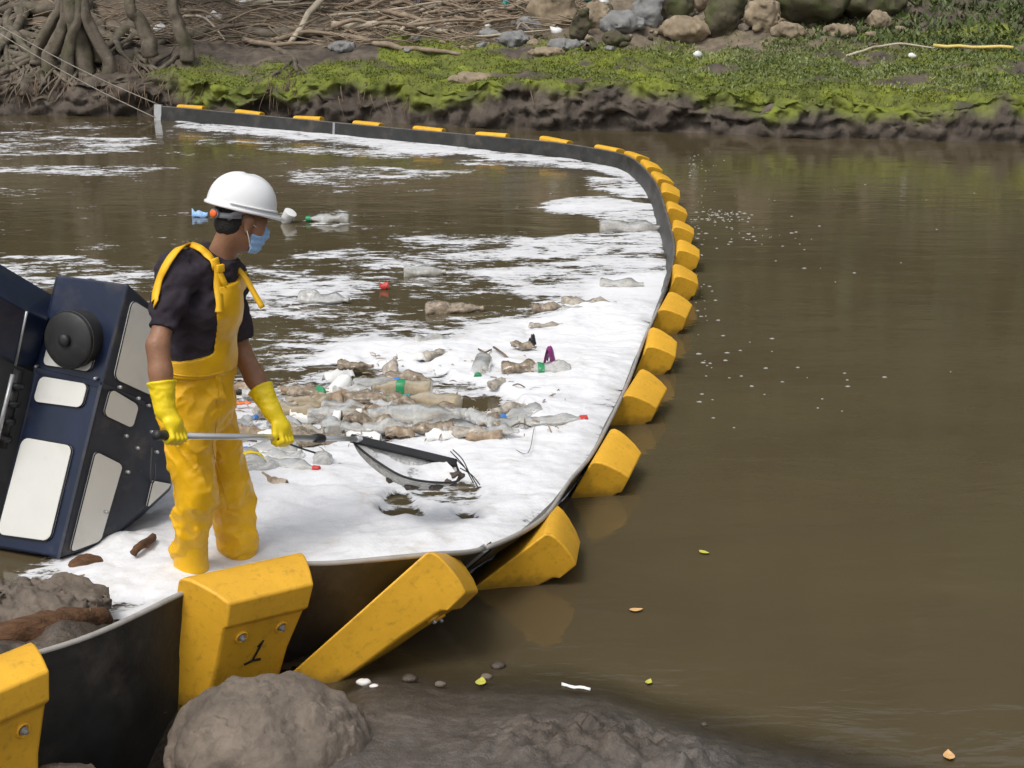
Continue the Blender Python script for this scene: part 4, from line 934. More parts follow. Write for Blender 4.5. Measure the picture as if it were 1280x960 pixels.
# bag: a coarse net of thin cords slung between bar and hoop
barl = np.linspace(A_, B_, len(hoop)); nu, nv = 27, 13; S = np.linspace(0, 1, nu); T = np.linspace(0, 1, nv)
G = np.zeros((nu, nv, 3))
for i, s in enumerate(S):
    a_ = A_+(B_-A_)*s; k = s*(len(hoop)-1); k0 = min(int(k), len(hoop)-2); h_ = hoop[k0]+(hoop[k0+1]-hoop[k0])*(k-k0)
    for j, t in enumerate(T): G[i, j] = a_*(1-t)+h_*t-np.array([0, 0, .10*math.sin(math.pi*t)*math.sin(math.pi*min(1, s*1.05))**.7])
parts = []
for i in range(nu): parts.append(tube(G[i], .0017, 4))
for j in range(nv): parts.append(tube(G[:, j], .0017, 4))
V, F = merge(parts); tag(obj('net_mesh', V, F, 'netting', net), kind='stuff')
Gs = G+np.array([0, .003, -.002]); obj('bag', Gs[1:-1].reshape(-1, 3), grid_faces(nu-2, nv), 'netting', net)
for k, (i_, j_) in enumerate(((14, 8), (18, 9), (21, 8), (23, 10), (11, 6))):
    V, F = rockmesh(G[i_, j_]+np.array([0, -.01, .012]), (.035, .025, .018), 900+k, .006, .4); obj('caught_debris', V, F, 'mudlump', net)
# foam scooped up in the bag
Gf = catmull(G[::2].reshape(-1, 3), 1) if False else G
Vf = (G+np.array([0, -.006, .030])*np.sin(np.linspace(0, np.pi, nv))[None, :, None]+np.array([0, -.004, .006])+.02*fbm(G[..., 0]*14, G[..., 1]*14, G[..., 2]*14, 3, 7)[..., None]*np.array([0, 0, 1]))
m_ = Vf[2:-3, 2:-1]; fo = obj('scooped_foam', m_.reshape(-1, 3), grid_faces(m_.shape[0], m_.shape[1]), 'foam', net, attrs={'mask': (.75+.6*fbm(m_[..., 0]*7, m_[..., 1]*9, m_[..., 2]*9, 3, 8)).ravel(), 'thick': np.ones(m_.shape[0]*m_.shape[1])})
for k, (a_, b_) in enumerate((((563, 564), (592, 604)), ((570, 574), (598, 610)), ((566, 562), (586, 590)), ((575, 585), (600, 606)))):
    V, F = tube(catmull([gy(*a_, 7.06), gy((a_[0]+b_[0])/2+2, (a_[1]+b_[1])/2-2, 7.04), gy(*b_, 7.02)], 4), .0028, 5); obj('wire', V, F, 'black', net)
V, F = tube(catmull([HL+np.array([.01, 0, -.02]), gy(375, 560, 6.74), gy(394, 566, 6.80)], 5), .0045, 6); obj('cord', V, F, 'black', net)
# ================================================================= FAR BANK
def bankpt(u, v, lift=0.0):
    d = ray(u, v); Y = np.arange(20, 36, .02); t = Y/d[1]; X = d[0]*t; Z = CAMH+d[2]*t
    q = Y-far_y0(X); h = far_z(X, q); k = np.argmax(Z < h) if (Z < h).any() else len(Y)-1
    return np.array([X[k], Y[k], Z[k]+lift])
PXM = 75.0     # photo pixels per metre around the far bank
MMOSS = np.clip(moss*mossx, 0, 1)
# ---- old tree whose roots spread over the bank
tree = empty('riverside_tree', bankpt(100, 70), 'old bare tree with several trunks and roots sprawling over the far bank', 'tree')
def limb(pts, r0, r1, nm, seed, par, m_='bark', seg=9, jit=.3, wob=.25):
    P = catmull(pts, 6); rr = np.linspace(r0, r1, len(P)); w_ = wob*np.minimum(rr, .1)[:, None]
    i_ = np.arange(len(P)); P = P+w_*2.2*np.stack([vn(i_*.5, seed, 0, 1), vn(i_*.5, seed, 5, 2), vn(i_*.5, seed, 9, 3)], 1)
    V, F = tube(P, rr, seg, jit, seed, .22); return obj(nm, V, F, m_, par)
TR = [([(104, 82), (96, 40), (88, 0)], 26.5, .20, .15), ([(62, 70), (78, 34), (84, 0)], 26.6, .15, .12), ([(186, 50), (172, 22), (162, -4)], 26.8, .15, .10), ([(232, 56), (220, 26), (214, -4)], 26.7, .15, .11), ([(134, 74), (112, 34), (104, 0)], 26.4, .13, .10), ([(84, 80), (90, 44), (98, 4)], 26.35, .12, .09), ([(46, 62), (66, 24), (76, -4)], 26.8, .12, .09), ([(120, 60), (104, 24), (94, -4)], 26.7, .14, .11)]
for k, (pp, Y, r0, r1) in enumerate(TR):
    P = [gy(u, v, Y) for u, v in pp]; top = P[-1]; d_ = np.array([random.uniform(-.5, .5), random.uniform(0, .8), 1.7])
    P = [P[0]-np.array([0, 0, .25])]+P+[top+d_, top+d_*2.4+np.array([random.uniform(-.5, .5), .2, 0])]
    limb(P, r0*.9, r1*.45, 'trunk', k, tree, seg=20, jit=.28, wob=.08)
    tip = P[-1]
    for j in range(3 if k < 5 else 0):
        e_ = tip+np.array([random.uniform(-1.6, 1.6), random.uniform(-.9, .9), random.uniform(.8, 2.2)]); limb([P[-2]*.4+tip*.6, (tip+e_)/2+np.array([0, 0, .3]), e_], r1*.3, .02, 'branch', 20+k*3+j, tree, seg=6)
ROOT = [([(92, 50), (66, 64), (36, 78), (-10, 88)], .11), ([(88, 34), (52, 50), (20, 52), (-12, 58)], .12), ([(86, 8), (58, 20), (28, 16), (-14, 24)], .15), ([(80, 40), (54, 56), (30, 60), (-10, 64)], .08), ([(98, 60), (108, 76), (101, 84), (104, 92)], .08),
        ([(104, 50), (128, 38), (146, 40), (162, 48), (206, 54)], .12), ([(110, 62), (92, 76), (60, 74), (24, 86), (0, 96)], .07), ([(84, 62), (74, 72), (40, 76), (6, 70)], .10), ([(118, 66), (134, 78), (150, 62)], .06), ([(82, 30), (64, 44), (56, 66), (70, 84)], .09),
        ([(222, 46), (250, 48), (300, 46), (352, 48), (404, 45)], .12), ([(172, 36), (186, 48), (214, 52)], .09), ([(216, 40), (206, 54), (190, 58), (172, 58)], .07), ([(128, 44), (142, 56), (152, 64)], .06), ([(100, 72), (90, 92), (92, 108)], .05), ([(70, 70), (52, 92), (30, 100), (8, 118)], .05), ([(60, 78), (34, 96), (0, 104)], .04), ([(106, 66), (118, 84), (112, 110)], .045), ([(36, 60), (16, 74), (-8, 78)], .05), ([(160, 62), (158, 90), (160, 120)], .035), ([(90, 70), (88, 86), (84, 104), (88, 126)], .04), ([(340, 60), (366, 74), (372, 92)], .06), ([(366, 76), (350, 90), (334, 100)], .035), ([(374, 84), (392, 104), (398, 124)], .03)]
for k, (pp, r_) in enumerate(ROOT): limb([bankpt(u, v, r_*.55) for u, v in pp], r_, r_*.55, 'root', 60+k, tree, seg=8)
for k in range(30):
    u0 = random.choice([70, 84, 96, 110, 130, 170, 200, 222, 30, 10]); v0 = random.uniform(-5, 50); dx = random.uniform(-90, 50); dv = random.uniform(25, 75); r_ = random.uniform(.05, .11)
    limb([bankpt(u0, v0, r_), bankpt(u0+dx*.25, v0+dv*.3, r_*1.4), bankpt(u0+dx*.6+random.uniform(-8, 8), v0+dv*.6, r_), bankpt(u0+dx, min(v0+dv, 118), r_*.2)], r_, r_*.4, 'root', 160+k, tree, seg=7)
for k in range(70):
    u0 = random.choice([90, 100, 110, 85, 170, 220, 60, 30, 10]); v0 = random.uniform(30, 85); dx = random.uniform(-70, 60); dv = random.uniform(12, 50)
    limb([bankpt(u0, v0, .04), bankpt(u0+dx*.4+random.uniform(-8, 8), v0+dv*.35, .05), bankpt(u0+dx*.8, v0+dv*.75, .03), bankpt(u0+dx, min(v0+dv, 128), .0)], random.uniform(.02, .05), .012, 'root', 120+k, tree, seg=6)
# crown above the frame: leaf-sized faces
cn = 5200; cc = np.array([tree.location[0]+.6, tree.location[1]+1.0, 7.6]); dv = RNG.normal(size=(cn, 3)); dv /= np.linalg.norm(dv, axis=1)[:, None]
ctr = cc+dv*(RNG.random((cn, 1))**.5)*np.array([3.6, 2.8, 2.2])*(1+.35*fbm(dv[:, 0]*2, dv[:, 1]*2, dv[:, 2]*2, 3, 4))[:, None]
def leafcloud(ctr, sz, up=.3):
    n_ = len(ctr); a_ = RNG.normal(size=(n_, 3)); a_ /= np.linalg.norm(a_, axis=1)[:, None]; b_ = np.cross(a_, RNG.normal(size=(n_, 3))); b_ /= np.linalg.norm(b_, axis=1)[:, None]
    s = np.broadcast_to(sz, (n_,))[:, None]*RNG.uniform(.6, 1.3, (n_, 1)); V = np.stack([ctr-a_*s, ctr+b_*s*.45, ctr+a_*s, ctr-b_*s*.45], 1).reshape(-1, 3)
    return V, np.arange(n_*4).reshape(-1, 4)
M['leaf'] = mat('leaf_green', attr='col', rough=.6, var=.2, vscale=2)
def lcol(n_, base, j=.35): return np.repeat(np.array(base)*(1+RNG.uniform(-j, j, (n_, 1)))*(1+RNG.uniform(-.12, .12, (n_, 3))), 4, 0)
V, F = leafcloud(ctr, .15); tag(obj('crown', V, F, 'leaf', tree, smooth=False, cols=lcol(cn, (.055, .085, .02))), kind='stuff')
# ---- fibrous roots hanging over the mud face
parts = []
def hang(u, v, ln, spread, r_):
    p = bankpt(u, v, .02)+np.array([random.gauss(0, spread), -.05, 0]); dx = random.gauss(0, .35)*ln
    P = [p+np.array([0, .05, .03]), p+np.array([dx*.3, -.08, -.2*ln]), p+np.array([dx*.8, -.14, -.6*ln]), p+np.array([dx, -.12-random.random()*.08, -ln])]
    parts.append(tube(catmull(P, 2), np.linspace(r_, r_*.4, 7), 3))
for k in range(420):
    c_ = random.choices([(132, 84, .75, .18), (90, 92, .6, .5), (30, 100, .5, .5), (360, 104, .45, .22), (250, 112, .4, .8), (172, 96, .55, .12), (500, 118, .35, .5), (700, 118, .25, .6)], [10, 6, 6, 5, 3, 3, 1.2, .6])[0]
    hang(c_[0], c_[1]+random.uniform(-12, 10), c_[2]*random.uniform(.5, 1.15), c_[3], random.uniform(.006, .014))
V, F = merge(parts); tag(obj('hanging_roots', V, F, 'twig', base=(0, 25, 0)), 'tangle of brown root fibres hanging down the eroded bank', 'roots', kind='stuff')
# ---- driftwood heap
def lay(pts, r0, r1, nm, label, m_, seed, group=None, cat='branch'):
    o = limb([bankpt(u, v, l_) for u, v, l_ in pts], r0, r1, nm, seed, None, m_, 7); return tag(o, label, cat, group)
lay([(440, -14, .75), (400, 26, .35), (362, 58, .04)], .065, .05, 'branch', 'pale straight branch leaning steeply out of the driftwood heap', 'palewood', 300)
lay([(418, 40, .10), (490, 42, .12), (560, 44, .08)], .075, .05, 'log', 'pale horizontal log below the white plastic litter', 'palewood', 301, cat='log')
lay([(420, 50, .06), (470, 58, .06), (520, 66, .05), (575, 70, .03)], .06, .035, 'branch', 'long grey branch sloping along the top of the mossy bank', 'wood', 302)
lay([(1058, 72, .03), (1090, 66, .08), (1125, 63, .10), (1170, 64, .04)], .022, .014, 'branch', 'thin pale curved branch lying on the grass beside a yellow bamboo pole', 'palewood', 303)
o = limb([bankpt(1166, 67, .12), bankpt(1215, 68, .12), bankpt(1266, 69, .12)], .028, .025, 'bamboo_pole', 304, None, 'bamboo', 8, .08); tag(o, 'straight yellow bamboo pole lying on the grass at right', 'pole')
def br_label(u, v, L, r_, an):
    m_ = random.choice(['wood', 'wood', 'palewood', 'bark']); cw = {'wood': 'brown', 'palewood': 'pale', 'bark': 'grey'}[m_]; lm = [(262, 20, 'the long white scrap'), (222, 40, 'the slender right trunk'), (330, 46, 'the long horizontal root'), (395, 25, 'the steep leaning branch'), (457, 36, 'the standing bottle scrap'), (500, 43, 'the pale horizontal log'), (540, 10, 'the top edge litter'), (632, 20, 'the teal netting'), (600, 44, 'the grey stone at the heap end')]
    q = min(lm, key=lambda t: (t[0]-u)**2+2*(t[1]-v)**2); return f"{'long' if L > 100 else 'short'} {'thick' if r_ > .036 else 'thin'} {cw} branch {'rising' if an < -.15 else 'sloping down' if an > .15 else 'lying level'} right of {q[2]}" if u > q[0] else f"{'long' if L > 100 else 'short'} {'thick' if r_ > .036 else 'thin'} {cw} branch {'rising' if an < -.15 else 'sloping down' if an > .15 else 'lying level'} starting left of {q[2]}", m_
for k in range(64):
    u0 = random.uniform(215, 660); v0 = random.uniform(2, 56)-.02*(u0-200)*0; L = random.uniform(40, 150); an = random.gauss(0, .32)
    if u0 > 560: L *= .5
    x1, y1 = u0+L*math.cos(an), v0+L*math.sin(an)*.5; lf = random.uniform(.02, .22); r_ = random.uniform(.018, .05)
    lay([(u0, max(v0, -10), lf), ((u0+x1)/2+random.uniform(-6, 6), (v0+y1)/2+random.uniform(-5, 5), lf+random.uniform(0, .12)), (x1, min(max(y1, -10), 64), random.uniform(.02, .2))], r_, r_*.55, 'branch',
        *br_label(u0, v0, L, r_, an), 310+k, 'branches in the driftwood heap')
parts = []
for k in range(1100):
    u0 = random.uniform(190, 740) if k % 6 else random.uniform(-10, 260); v0 = random.uniform(-4, 60 if u0 < 600 else 40); p = bankpt(u0, v0, random.uniform(.0, .16)); an = random.gauss(0, .7); L = random.uniform(.12, .55)
    e_ = np.array([math.cos(an), math.sin(an)*.5, random.gauss(.0, .28)])*L; parts.append(tube([p-e_, p+np.array([0, 0, random.uniform(-.03, .05)]), p+e_], np.array([1, .9, .5])*random.uniform(.006, .014), 4))
V, F = merge(parts); tag(obj('twig_litter', V, F, 'wood', base=(0, 27, 0)), 'litter of small dry twigs covering the driftwood heap', 'twigs', kind='stuff')
# ---- rocks above the grass
M['rock_tan'] = mat('tan_rock', (.27, .215, .145), .9, var=.35, vscale=3, dirt=(.14, .10, .06), dscale=4, damt=.45, bump=.5, bscale=9)
M['rock_grey'] = mat('grey_rock', (.22, .22, .215), .85, var=.3, vscale=3, dirt=(.10, .095, .085), dscale=4, damt=.4, bump=.4, bscale=9)
M['rock_dark'] = mat('mossy_rock', (.085, .072, .045), .9, var=.4, vscale=3, dirt=(.05, .07, .012), dscale=3, damt=.55, bump=.6, bscale=9)
RK = [(694, 16, 54, 46, 'rock_tan', 'large upright brown boulder behind the scattered white litter'), (775, 30, 46, 26, 'rock_grey', 'broad blue grey boulder right of the upright brown boulder'), (812, 20, 40, 30, 'rock_grey', 'pale grey boulder behind the broad blue grey one'), (745, 24, 32, 28, 'rock_tan', 'yellowish boulder beside the upright brown boulder'), (664, 33, 30, 18, 'rock_grey', 'dark grey stone left of the upright brown boulder'), (829, 4, 66, 40, 'rock_dark', 'big dark brown boulder at the top edge above the grass'),
      (858, 38, 62, 26, 'rock_tan', 'wide pale tan rock at the top of the grass slope'), (905, 20, 44, 54, 'rock_dark', 'tall dark mossy boulder beside the wide tan rock'), (954, 24, 38, 40, 'rock_tan', 'pointed tan rock right of the tall mossy boulder'), (988, 40, 40, 18, 'rock_tan', 'flat tan rock resting on grass below the huge mossy boulder'), (1005, 2, 120, 46, 'rock_dark', 'huge dark mossy boulder at the top edge'), (1050, 40, 36, 14, 'rock_tan', 'low tan rock half sunk in the grass'), (1098, 28, 30, 22, 'rock_tan', 'tan rock in the grass right of the huge boulder'), (1088, 6, 70, 36, 'rock_dark', 'brown boulder at the top edge right of the huge one'),
      (640, 50, 34, 16, 'rock_grey', 'flat grey stone at the edge of the moss'), (726, 36, 22, 36, 'rock_dark', 'dark wedge shaped rock between two boulders'), (705, 58, 36, 14, 'rock_grey', 'low grey stone below the upright brown boulder'), (770, 50, 30, 16, 'rock_dark', 'small mossy rock below the broad grey boulder'), (610, 44, 26, 14, 'rock_grey', 'grey stone among the driftwood ends'), (868, 2, 40, 30, 'rock_tan', 'tan boulder at the top edge left of the mossy boulder'), (428, 60, 28, 12, 'rock_grey', 'grey stone below the long grey branch'), (960, 2, 50, 30, 'rock_dark', 'dark boulder behind the pointed tan rock'), (592, 100, 50, 14, 'rock_tan', 'bare tan clod set in the moss over the mud face'), (683, 66, 40, 10, 'rock_tan', 'bare sandy clod among the moss below the boulders')]
for k, (u, v, w_, h_, m_, lb) in enumerate(RK):
    p = bankpt(u, v+h_*.42); s = p[1]/25.0; V, F = rockmesh(p+np.array([0, .1, h_/PXM*s*.42]), (w_/PXM*s*.5, w_/PXM*s*.42, h_/PXM*s*.56), 500+k, max(w_, h_)/PXM/22, .34, fine=.07); tag(obj('rock', V, F, m_), lb, 'rock')
protos = []
for k in range(7):
    V, F = rockmesh((0, 0, 0), (1, .85, .7), 560+k, .2, .4, fine=.08); me = mesh_np('stone', V, F); protos.append(me)
for k in range(150):
    u = random.uniform(470, 1130); v = random.uniform(8, 64) if u < 880 else random.uniform(6, 46); p = bankpt(u, v); s = random.choice([.05, .06, .08, .1, .13])
    mm = random.choice(['rock_tan', 'rock_tan', 'rock_grey', 'rock', 'rock_dark']); me = protos[k % 7]
    o = bpy.data.objects.new('stone', me.copy() if False else me); COL.objects.link(o)
    if not me.materials: me.materials.append(M[mm])
    o.material_slots[0].link = 'OBJECT'; o.material_slots[0].material = M[mm]
    o.location = p+np.array([0, 0, s*.3]); o.scale = (s, s*random.uniform(.7, 1.1), s*random.uniform(.6, 1)); o.rotation_euler = (random.uniform(-.3, .3), random.uniform(-.3, .3), random.uniform(0, 6.28))
    nb = min(RK, key=lambda q: (q[0]-u)**2+4*(q[1]-v)**2); sidew = 'left of' if u < nb[0]-6 else ('right of' if u > nb[0]+6 else 'by'); cw = {'rock_tan': 'tan', 'rock_grey': 'pale grey', 'rock': 'dull grey', 'rock_dark': 'dark mossy'}[mm]
    tag(o, ' '.join(f"{'tiny' if s < .07 else 'small' if s < .11 else 'fist sized'} {cw} stone {sidew} the {nb[5]}".split()[:16]), 'stone', 'loose stones on the far bank')
# ---- litter on the bank
def scrap(p, s, seed, flat=.5):
    n_ = 8; U, Vv = np.meshgrid(np.linspace(0, 2*np.pi, n_, endpoint=False), np.linspace(.12, np.pi-.12, 6), indexing='ij')
    x, y, z = np.cos(U)*np.sin(Vv), np.sin(U)*np.sin(Vv), np.cos(Vv); rr = 1+.55*fbm(x*1.6+seed, y*1.6, z*1.6, 3, seed)
    P = np.stack([x*rr*s, y*rr*s*.8, z*rr*s*flat], -1).reshape(-1, 3)+p
    F = [tuple(f) for f in grid_faces(n_, 6, True)]+[tuple(i*6 for i in range(n_)), tuple(i*6+5 for i in reversed(range(n_)))]
    return P, F
M['plastic_blue'] = mat('blue_plastic', (.05, .20, .55), .4); M['plastic_teal'] = mat('teal_netting', (.03, .30, .30), .7, var=.3); M['plastic_green'] = mat('green_plastic', (.02, .24, .09), .4); M['plastic_red'] = mat('red_plastic', (.48, .04, .03), .4); M['plastic_purple'] = mat('purple_plastic', (.22, .03, .16), .4, var=.4, vscale=30); M['plastic_yellow'] = mat('yellow_print', (.75, .55, .03), .5)
SCR = [(457, 36, .10, 'white', 'white plastic bottle scrap standing above the pale log'), (695, 43, .12, 'white', 'crumpled white bag between the boulders'), (720, 38, .07, 'white', 'white scrap in front of the dark wedge rock'), (610, 36, .07, 'white', 'small white scrap left of the teal netting'), (303, 8, .13, 'white', 'white flattened container near the top left driftwood'), (392, 14, .10, 'white', 'white bottle scrap by the leaning pale branch'), (200, 40, .12, 'white', 'white plastic cup lodged behind the twin trunks'), (268, 24, .14, 'white', 'long white scrap lying in the twigs'), (560, 34, .06, 'white', 'tiny white scrap at the log end'), (448, 5, .09, 'white', 'white scrap at the top edge of the driftwood heap'), (522, 5, .06, 'plastic_blue', 'blue plastic scrap at the top edge'), (478, 20, .08, 'white', 'white crumpled scrap amid the branches'), (434, 24, .09, 'white', 'pale scrap beside the leaning branch'), (755, 6, .09, 'white', 'pale litter scrap at the top edge between boulders'), (797, 12, .08, 'white', 'white rag against the grey boulder'), (545, 12, .07, 'white', 'pale scrap deep in the driftwood'), (735, 4, .07, 'plastic_teal', 'teal scrap at the top edge'), (1140, 74, .06, 'white', 'white scrap on the grass below the bamboo'), (872, 72, .08, 'white', 'pale flattened scrap on the mossy slope'), (992, 158, .05, 'plastic_yellow', 'pale yellow scrap at the foot of the mud bank')]
for k, (u, v, s, m_, lb) in enumerate(SCR):
    V, F = scrap(bankpt(u, v, .05), s, 700+k, .7); tag(obj('plastic_scrap', V, F, m_), lb, 'litter', 'plastic litter on the far bank')
rag = empty('teal_netting', bankpt(632, 30), 'teal netting scrap hanging beside the upright brown boulder', 'netting')
for k in range(7):
    p = bankpt(630+k*1.2, 2+k, .0); V, F = tube(catmull([gy(628+k*2, -8, p[1]-.1), gy(631+random.uniform(-4, 4), 10, p[1]-.2), gy(634+random.uniform(-7, 7), 22, p[1]-.3), gy(636+random.uniform(-9, 9), 31, p[1]-.3)], 3), .014, 5, .4, k); obj('strand', V, F, 'plastic_teal', rag)
# ropes from the boom's end to the tree
for k, (a_, b_) in enumerate((((0, 28), .03), ((4, 40), -.20))):
    p0 = gy(a_[0]-8, a_[1], 24.9); p1 = BOOM_END+np.array([0, 0, b_]); P = np.linspace(p0, p1, 16); P[:, 2] -= .06*np.sin(np.linspace(0, np.pi, 16)); V, F = tube(P, .008, 6)
    tag(obj('mooring_rope', V, F, 'rope'), ['upper grey rope tying the boom end to the tree', 'lower grey rope running from the boom end towards the roots'][k], 'rope')
# wooden stub and clay clods at the foot of the right bank
P = [bankpt(966, 126, -.05), bankpt(963, 138, .02), bankpt(957, 158, .0)]; o = limb(P, .05, .10, 'stump', 410, None, 'bark', 8); tag(o, 'short red brown stump at the water edge of the far bank', 'stump')
# ---- grass, weeds and moss tufts (uncountable)
def scatter(n_, cond, xr, qr, sz, base, name, label, tall=1.0, cat='grass'):
    X = RNG.uniform(*xr, n_*4); q = RNG.uniform(*qr, n_*4); i = np.clip(np.searchsorted(xb, X), 0, len(xb)-1); j = np.clip(np.searchsorted(tq, q), 0, len(tq)-1)
    keep = RNG.random(n_*4) < cond(X, q, MMOSS[i, j]); i, j = i[keep][:n_], j[keep][:n_]; n2 = len(i)
    P = np.stack([XB[i, j], YB[i, j], ZB[i, j]], 1)+RNG.uniform(-.03, .03, (n2, 3))*np.array([1, 1, 0])
    s = sz*RNG.uniform(.5, 1.5, (n2, 1)); th = RNG.uniform(0, 6.28, n2); lean = RNG.normal(0, .5, (n2, 2)); d_ = np.stack([np.cos(th), np.sin(th), 0*th], 1)
    tip = np.hstack([lean, np.full((n2, 1), tall)]); tip /= np.linalg.norm(tip, axis=1)[:, None]
    V = np.stack([P-d_*s*.22, P+d_*s*.22, P+tip*s*.6+d_*s*.26, P+tip*s], 1).reshape(-1, 3); F = np.arange(n2*4).reshape(-1, 4)
    hue = np.clip(fbm(P[:, 0]*1.3, P[:, 1]*1.3, .2, 3, 33)[:, None]*.5+.5, 0, 1); b_ = np.array(base[0])*hue+np.array(base[1])*(1-hue)
    c_ = np.repeat(b_*(1+RNG.uniform(-.35, .35, (n2, 1))), 4, 0); tag(obj(name, V, F, 'leaf', base=(0, 24, 0), smooth=False, cols=c_), label, cat, kind='stuff')
scatter(46000, lambda X, q, m_: m_*(.35+.6*sstep(-.3, .3, fbm(X*2.2, q*2.2, .4, 3, 58))), (-9.5, 9.5), (.3, 3.6), .032, ((.18, .205, .014), (.075, .095, .014)), 'moss', 'bright green moss and short grass on the far bank', .6, 'moss')
scatter(15000, lambda X, q, m_: m_*sstep(1.0, 4.5, X+2.2*fbm(X*1.1, q*1.6, .4, 3, 57))*sstep(.5, 1.6, q), (0, 9.8), (.7, 4.0), .05, ((.22, .25, .10), (.10, .14, .04)), 'weeds', 'leafy green weeds growing on the right of the far bank', .8, 'weeds')
scatter(9000, lambda X, q, m_: sstep(4.3, 6.0, X)*np.ones_like(q), (4, 12), (3.4, 7.5), .10, ((.09, .12, .03), (.035, .055, .015)), 'undergrowth', 'dark undergrowth at the top right of the far bank', .7, 'undergrowth')
scatter(26000, lambda X, q, m_: np.ones_like(q), (-40, 40), (6.5, 33), .8, ((.05, .065, .02), (.022, .032, .010)), 'hillside_scrub', 'dense scrub covering the hillside above the far bank', .9, 'scrub')
# ================================================================= RUBBISH FLOATING IN THE FOAM
M['pet'] = mat('dirty_clear_bottle', (.80, .80, .76), .22, trans=.72, dirt=(.30, .23, .15), dscale=14, damt=.42, ior=1.3, bump=.35, bscale=40)
M['petmud'] = mat('mud_filled_bottle', (.52, .47, .39), .25, trans=.25, var=.3, vscale=34, dirt=(.15, .10, .062), dscale=30, damt=.54, bump=.6, bscale=45, coat=.5, ior=1.3)
M['petdark'] = mat('silt_filled_bottle', (.34, .27, .19), .2, trans=.15, var=.4, vscale=40, dirt=(.085, .058, .036), dscale=26, damt=.56, bump=.6, bscale=45, coat=.6, ior=1.3)
M['petgrey'] = mat('grey_clear_bottle', (.70, .70, .67), .15, trans=.5, var=.2, vscale=40, dirt=(.20, .155, .11), dscale=34, damt=.46, bump=.5, bscale=45, coat=.5, ior=1.3)
M['petamber'] = mat('amber_bottle', (.50, .42, .28), .25, trans=.45, var=.2, dirt=(.26, .18, .10), dscale=16, damt=.45, ior=1.3, bump=.3, bscale=40)
M['cloth'] = mat('muddy_film', (.30, .22, .145), .5, var=.45, vscale=20, dirt=(.70, .66, .60), dscale=12, damt=.4, bump=.6, bscale=40)
CAPS = dict(green='plastic_green', blue='plastic_blue', red='plastic_red', teal='plastic_teal', white='white', yellow='plastic_yellow')
BPROF = [(.0, .55), (.012, .85), (.05, 1), (.12, .97), (.16, 1), (.22, .92), (.26, 1), (.33, .93), (.37, 1), (.44, .94), (.50, 1), (.58, .99), (.64, .98), (.72, .86), (.80, .58), (.87, .36), (.91, .31), (.955, .31), (.96, .36), (.975, .36), (1.0, .30)]
def bottle(u, v, L, yaw, m_, cap, label, crush=.15, bend=0.0, pitch=0, fat=.168, z=.060, band=None, seed=None, group='plastic bottles floating in the foam'):
    seed = seed if seed is not None else int(u*7+v); r = L*fat; c = gz(u, v, z); n_ = 16
    pr = BPROF if cap else BPROF
    S = np.array([s for s, _ in pr]); Rr = np.array([q for _, q in pr])*r; a = np.linspace(0, 2*np.pi, n_, endpoint=False)
    X = (S-.5)[:, None]*L*np.ones(n_); Yl = Rr[:, None]*np.cos(a); Zl = Rr[:, None]*np.sin(a)
    k = 1+crush*1.6*fbm(X/L*4+seed, np.cos(a)*1.2+0*X, np.sin(a)*1.2+0*X, 3, seed % 97)*sstep(1.0, .8, S)[:, None]
    dent = 1-crush*1.2*np.exp(-((S-.25-.4*((seed*13) % 10)/10)/.13)**2)[:, None]
    Yl = Yl*k*(1+crush*.4); Zl = Zl*k*dent*(1-crush*.5); Yl = Yl+bend*L*(S-.5)[:, None]**2*2
    P = np.stack([X, Yl, Zl], -1); cy, sy_ = math.cos(R(yaw)), math.sin(R(yaw)); cp_, sp_ = math.cos(R(pitch)), math.sin(R(pitch))
    def tw(P):
        x, y, z_ = P[..., 0], P[..., 1], P[..., 2]; x, z_ = x*cp_-z_*sp_, x*sp_+z_*cp_
        return np.stack([x*cy-y*sy_, x*sy_+y*cy, z_], -1)+c
    b0 = empty('bottle', (c[0], c[1], 0), label, 'bottle', group)
    F = [tuple(f) for f in grid_faces(len(S), n_)]+[(i*n_+n_-1, i*n_, (i+1)*n_, (i+1)*n_+n_-1)[::1] for i in range(len(S)-1)]
    F = [tuple(reversed(f)) if i < (len(S)-1)*(n_-1) else f for i, f in enumerate(F)]
    F = [(i*n_+k_, i*n_+(k_+1) % n_, (i+1)*n_+(k_+1) % n_, (i+1)*n_+k_) for i in range(len(S)-1) for k_ in range(n_)]+[tuple(range(n_-1, -1, -1)), tuple((len(S)-1)*n_+k_ for k_ in range(n_))]
    obj('body', tw(P).reshape(-1, 3), [f[::-1] for f in F], m_, b0)
    if cap:
        e = P[-1].mean(0); q, fc = lathe([(r*.40, -.022*L/.25), (r*.42, -.018*L/.25), (r*.42, .008), (r*.36, .011)], 14, e, (1, bend*2, 0)); sharp(obj('cap', tw(q), fc, CAPS[cap], b0), 40)
    if band:
        s0, s1, bm = band; idx = [i for i, s in enumerate(S) if s0 <= s <= s1]; Q = P[idx].copy(); mid = Q.mean(1, keepdims=True); Q = mid+(Q-mid)*1.05
        fc = [(i*n_+k_, (i+1)*n_+k_, (i+1)*n_+(k_+1) % n_, i*n_+(k_+1) % n_) for i in range(len(idx)-1) for k_ in range(n_)]; obj('label_sleeve', tw(Q).reshape(-1, 3), fc, bm, b0)
    return b0
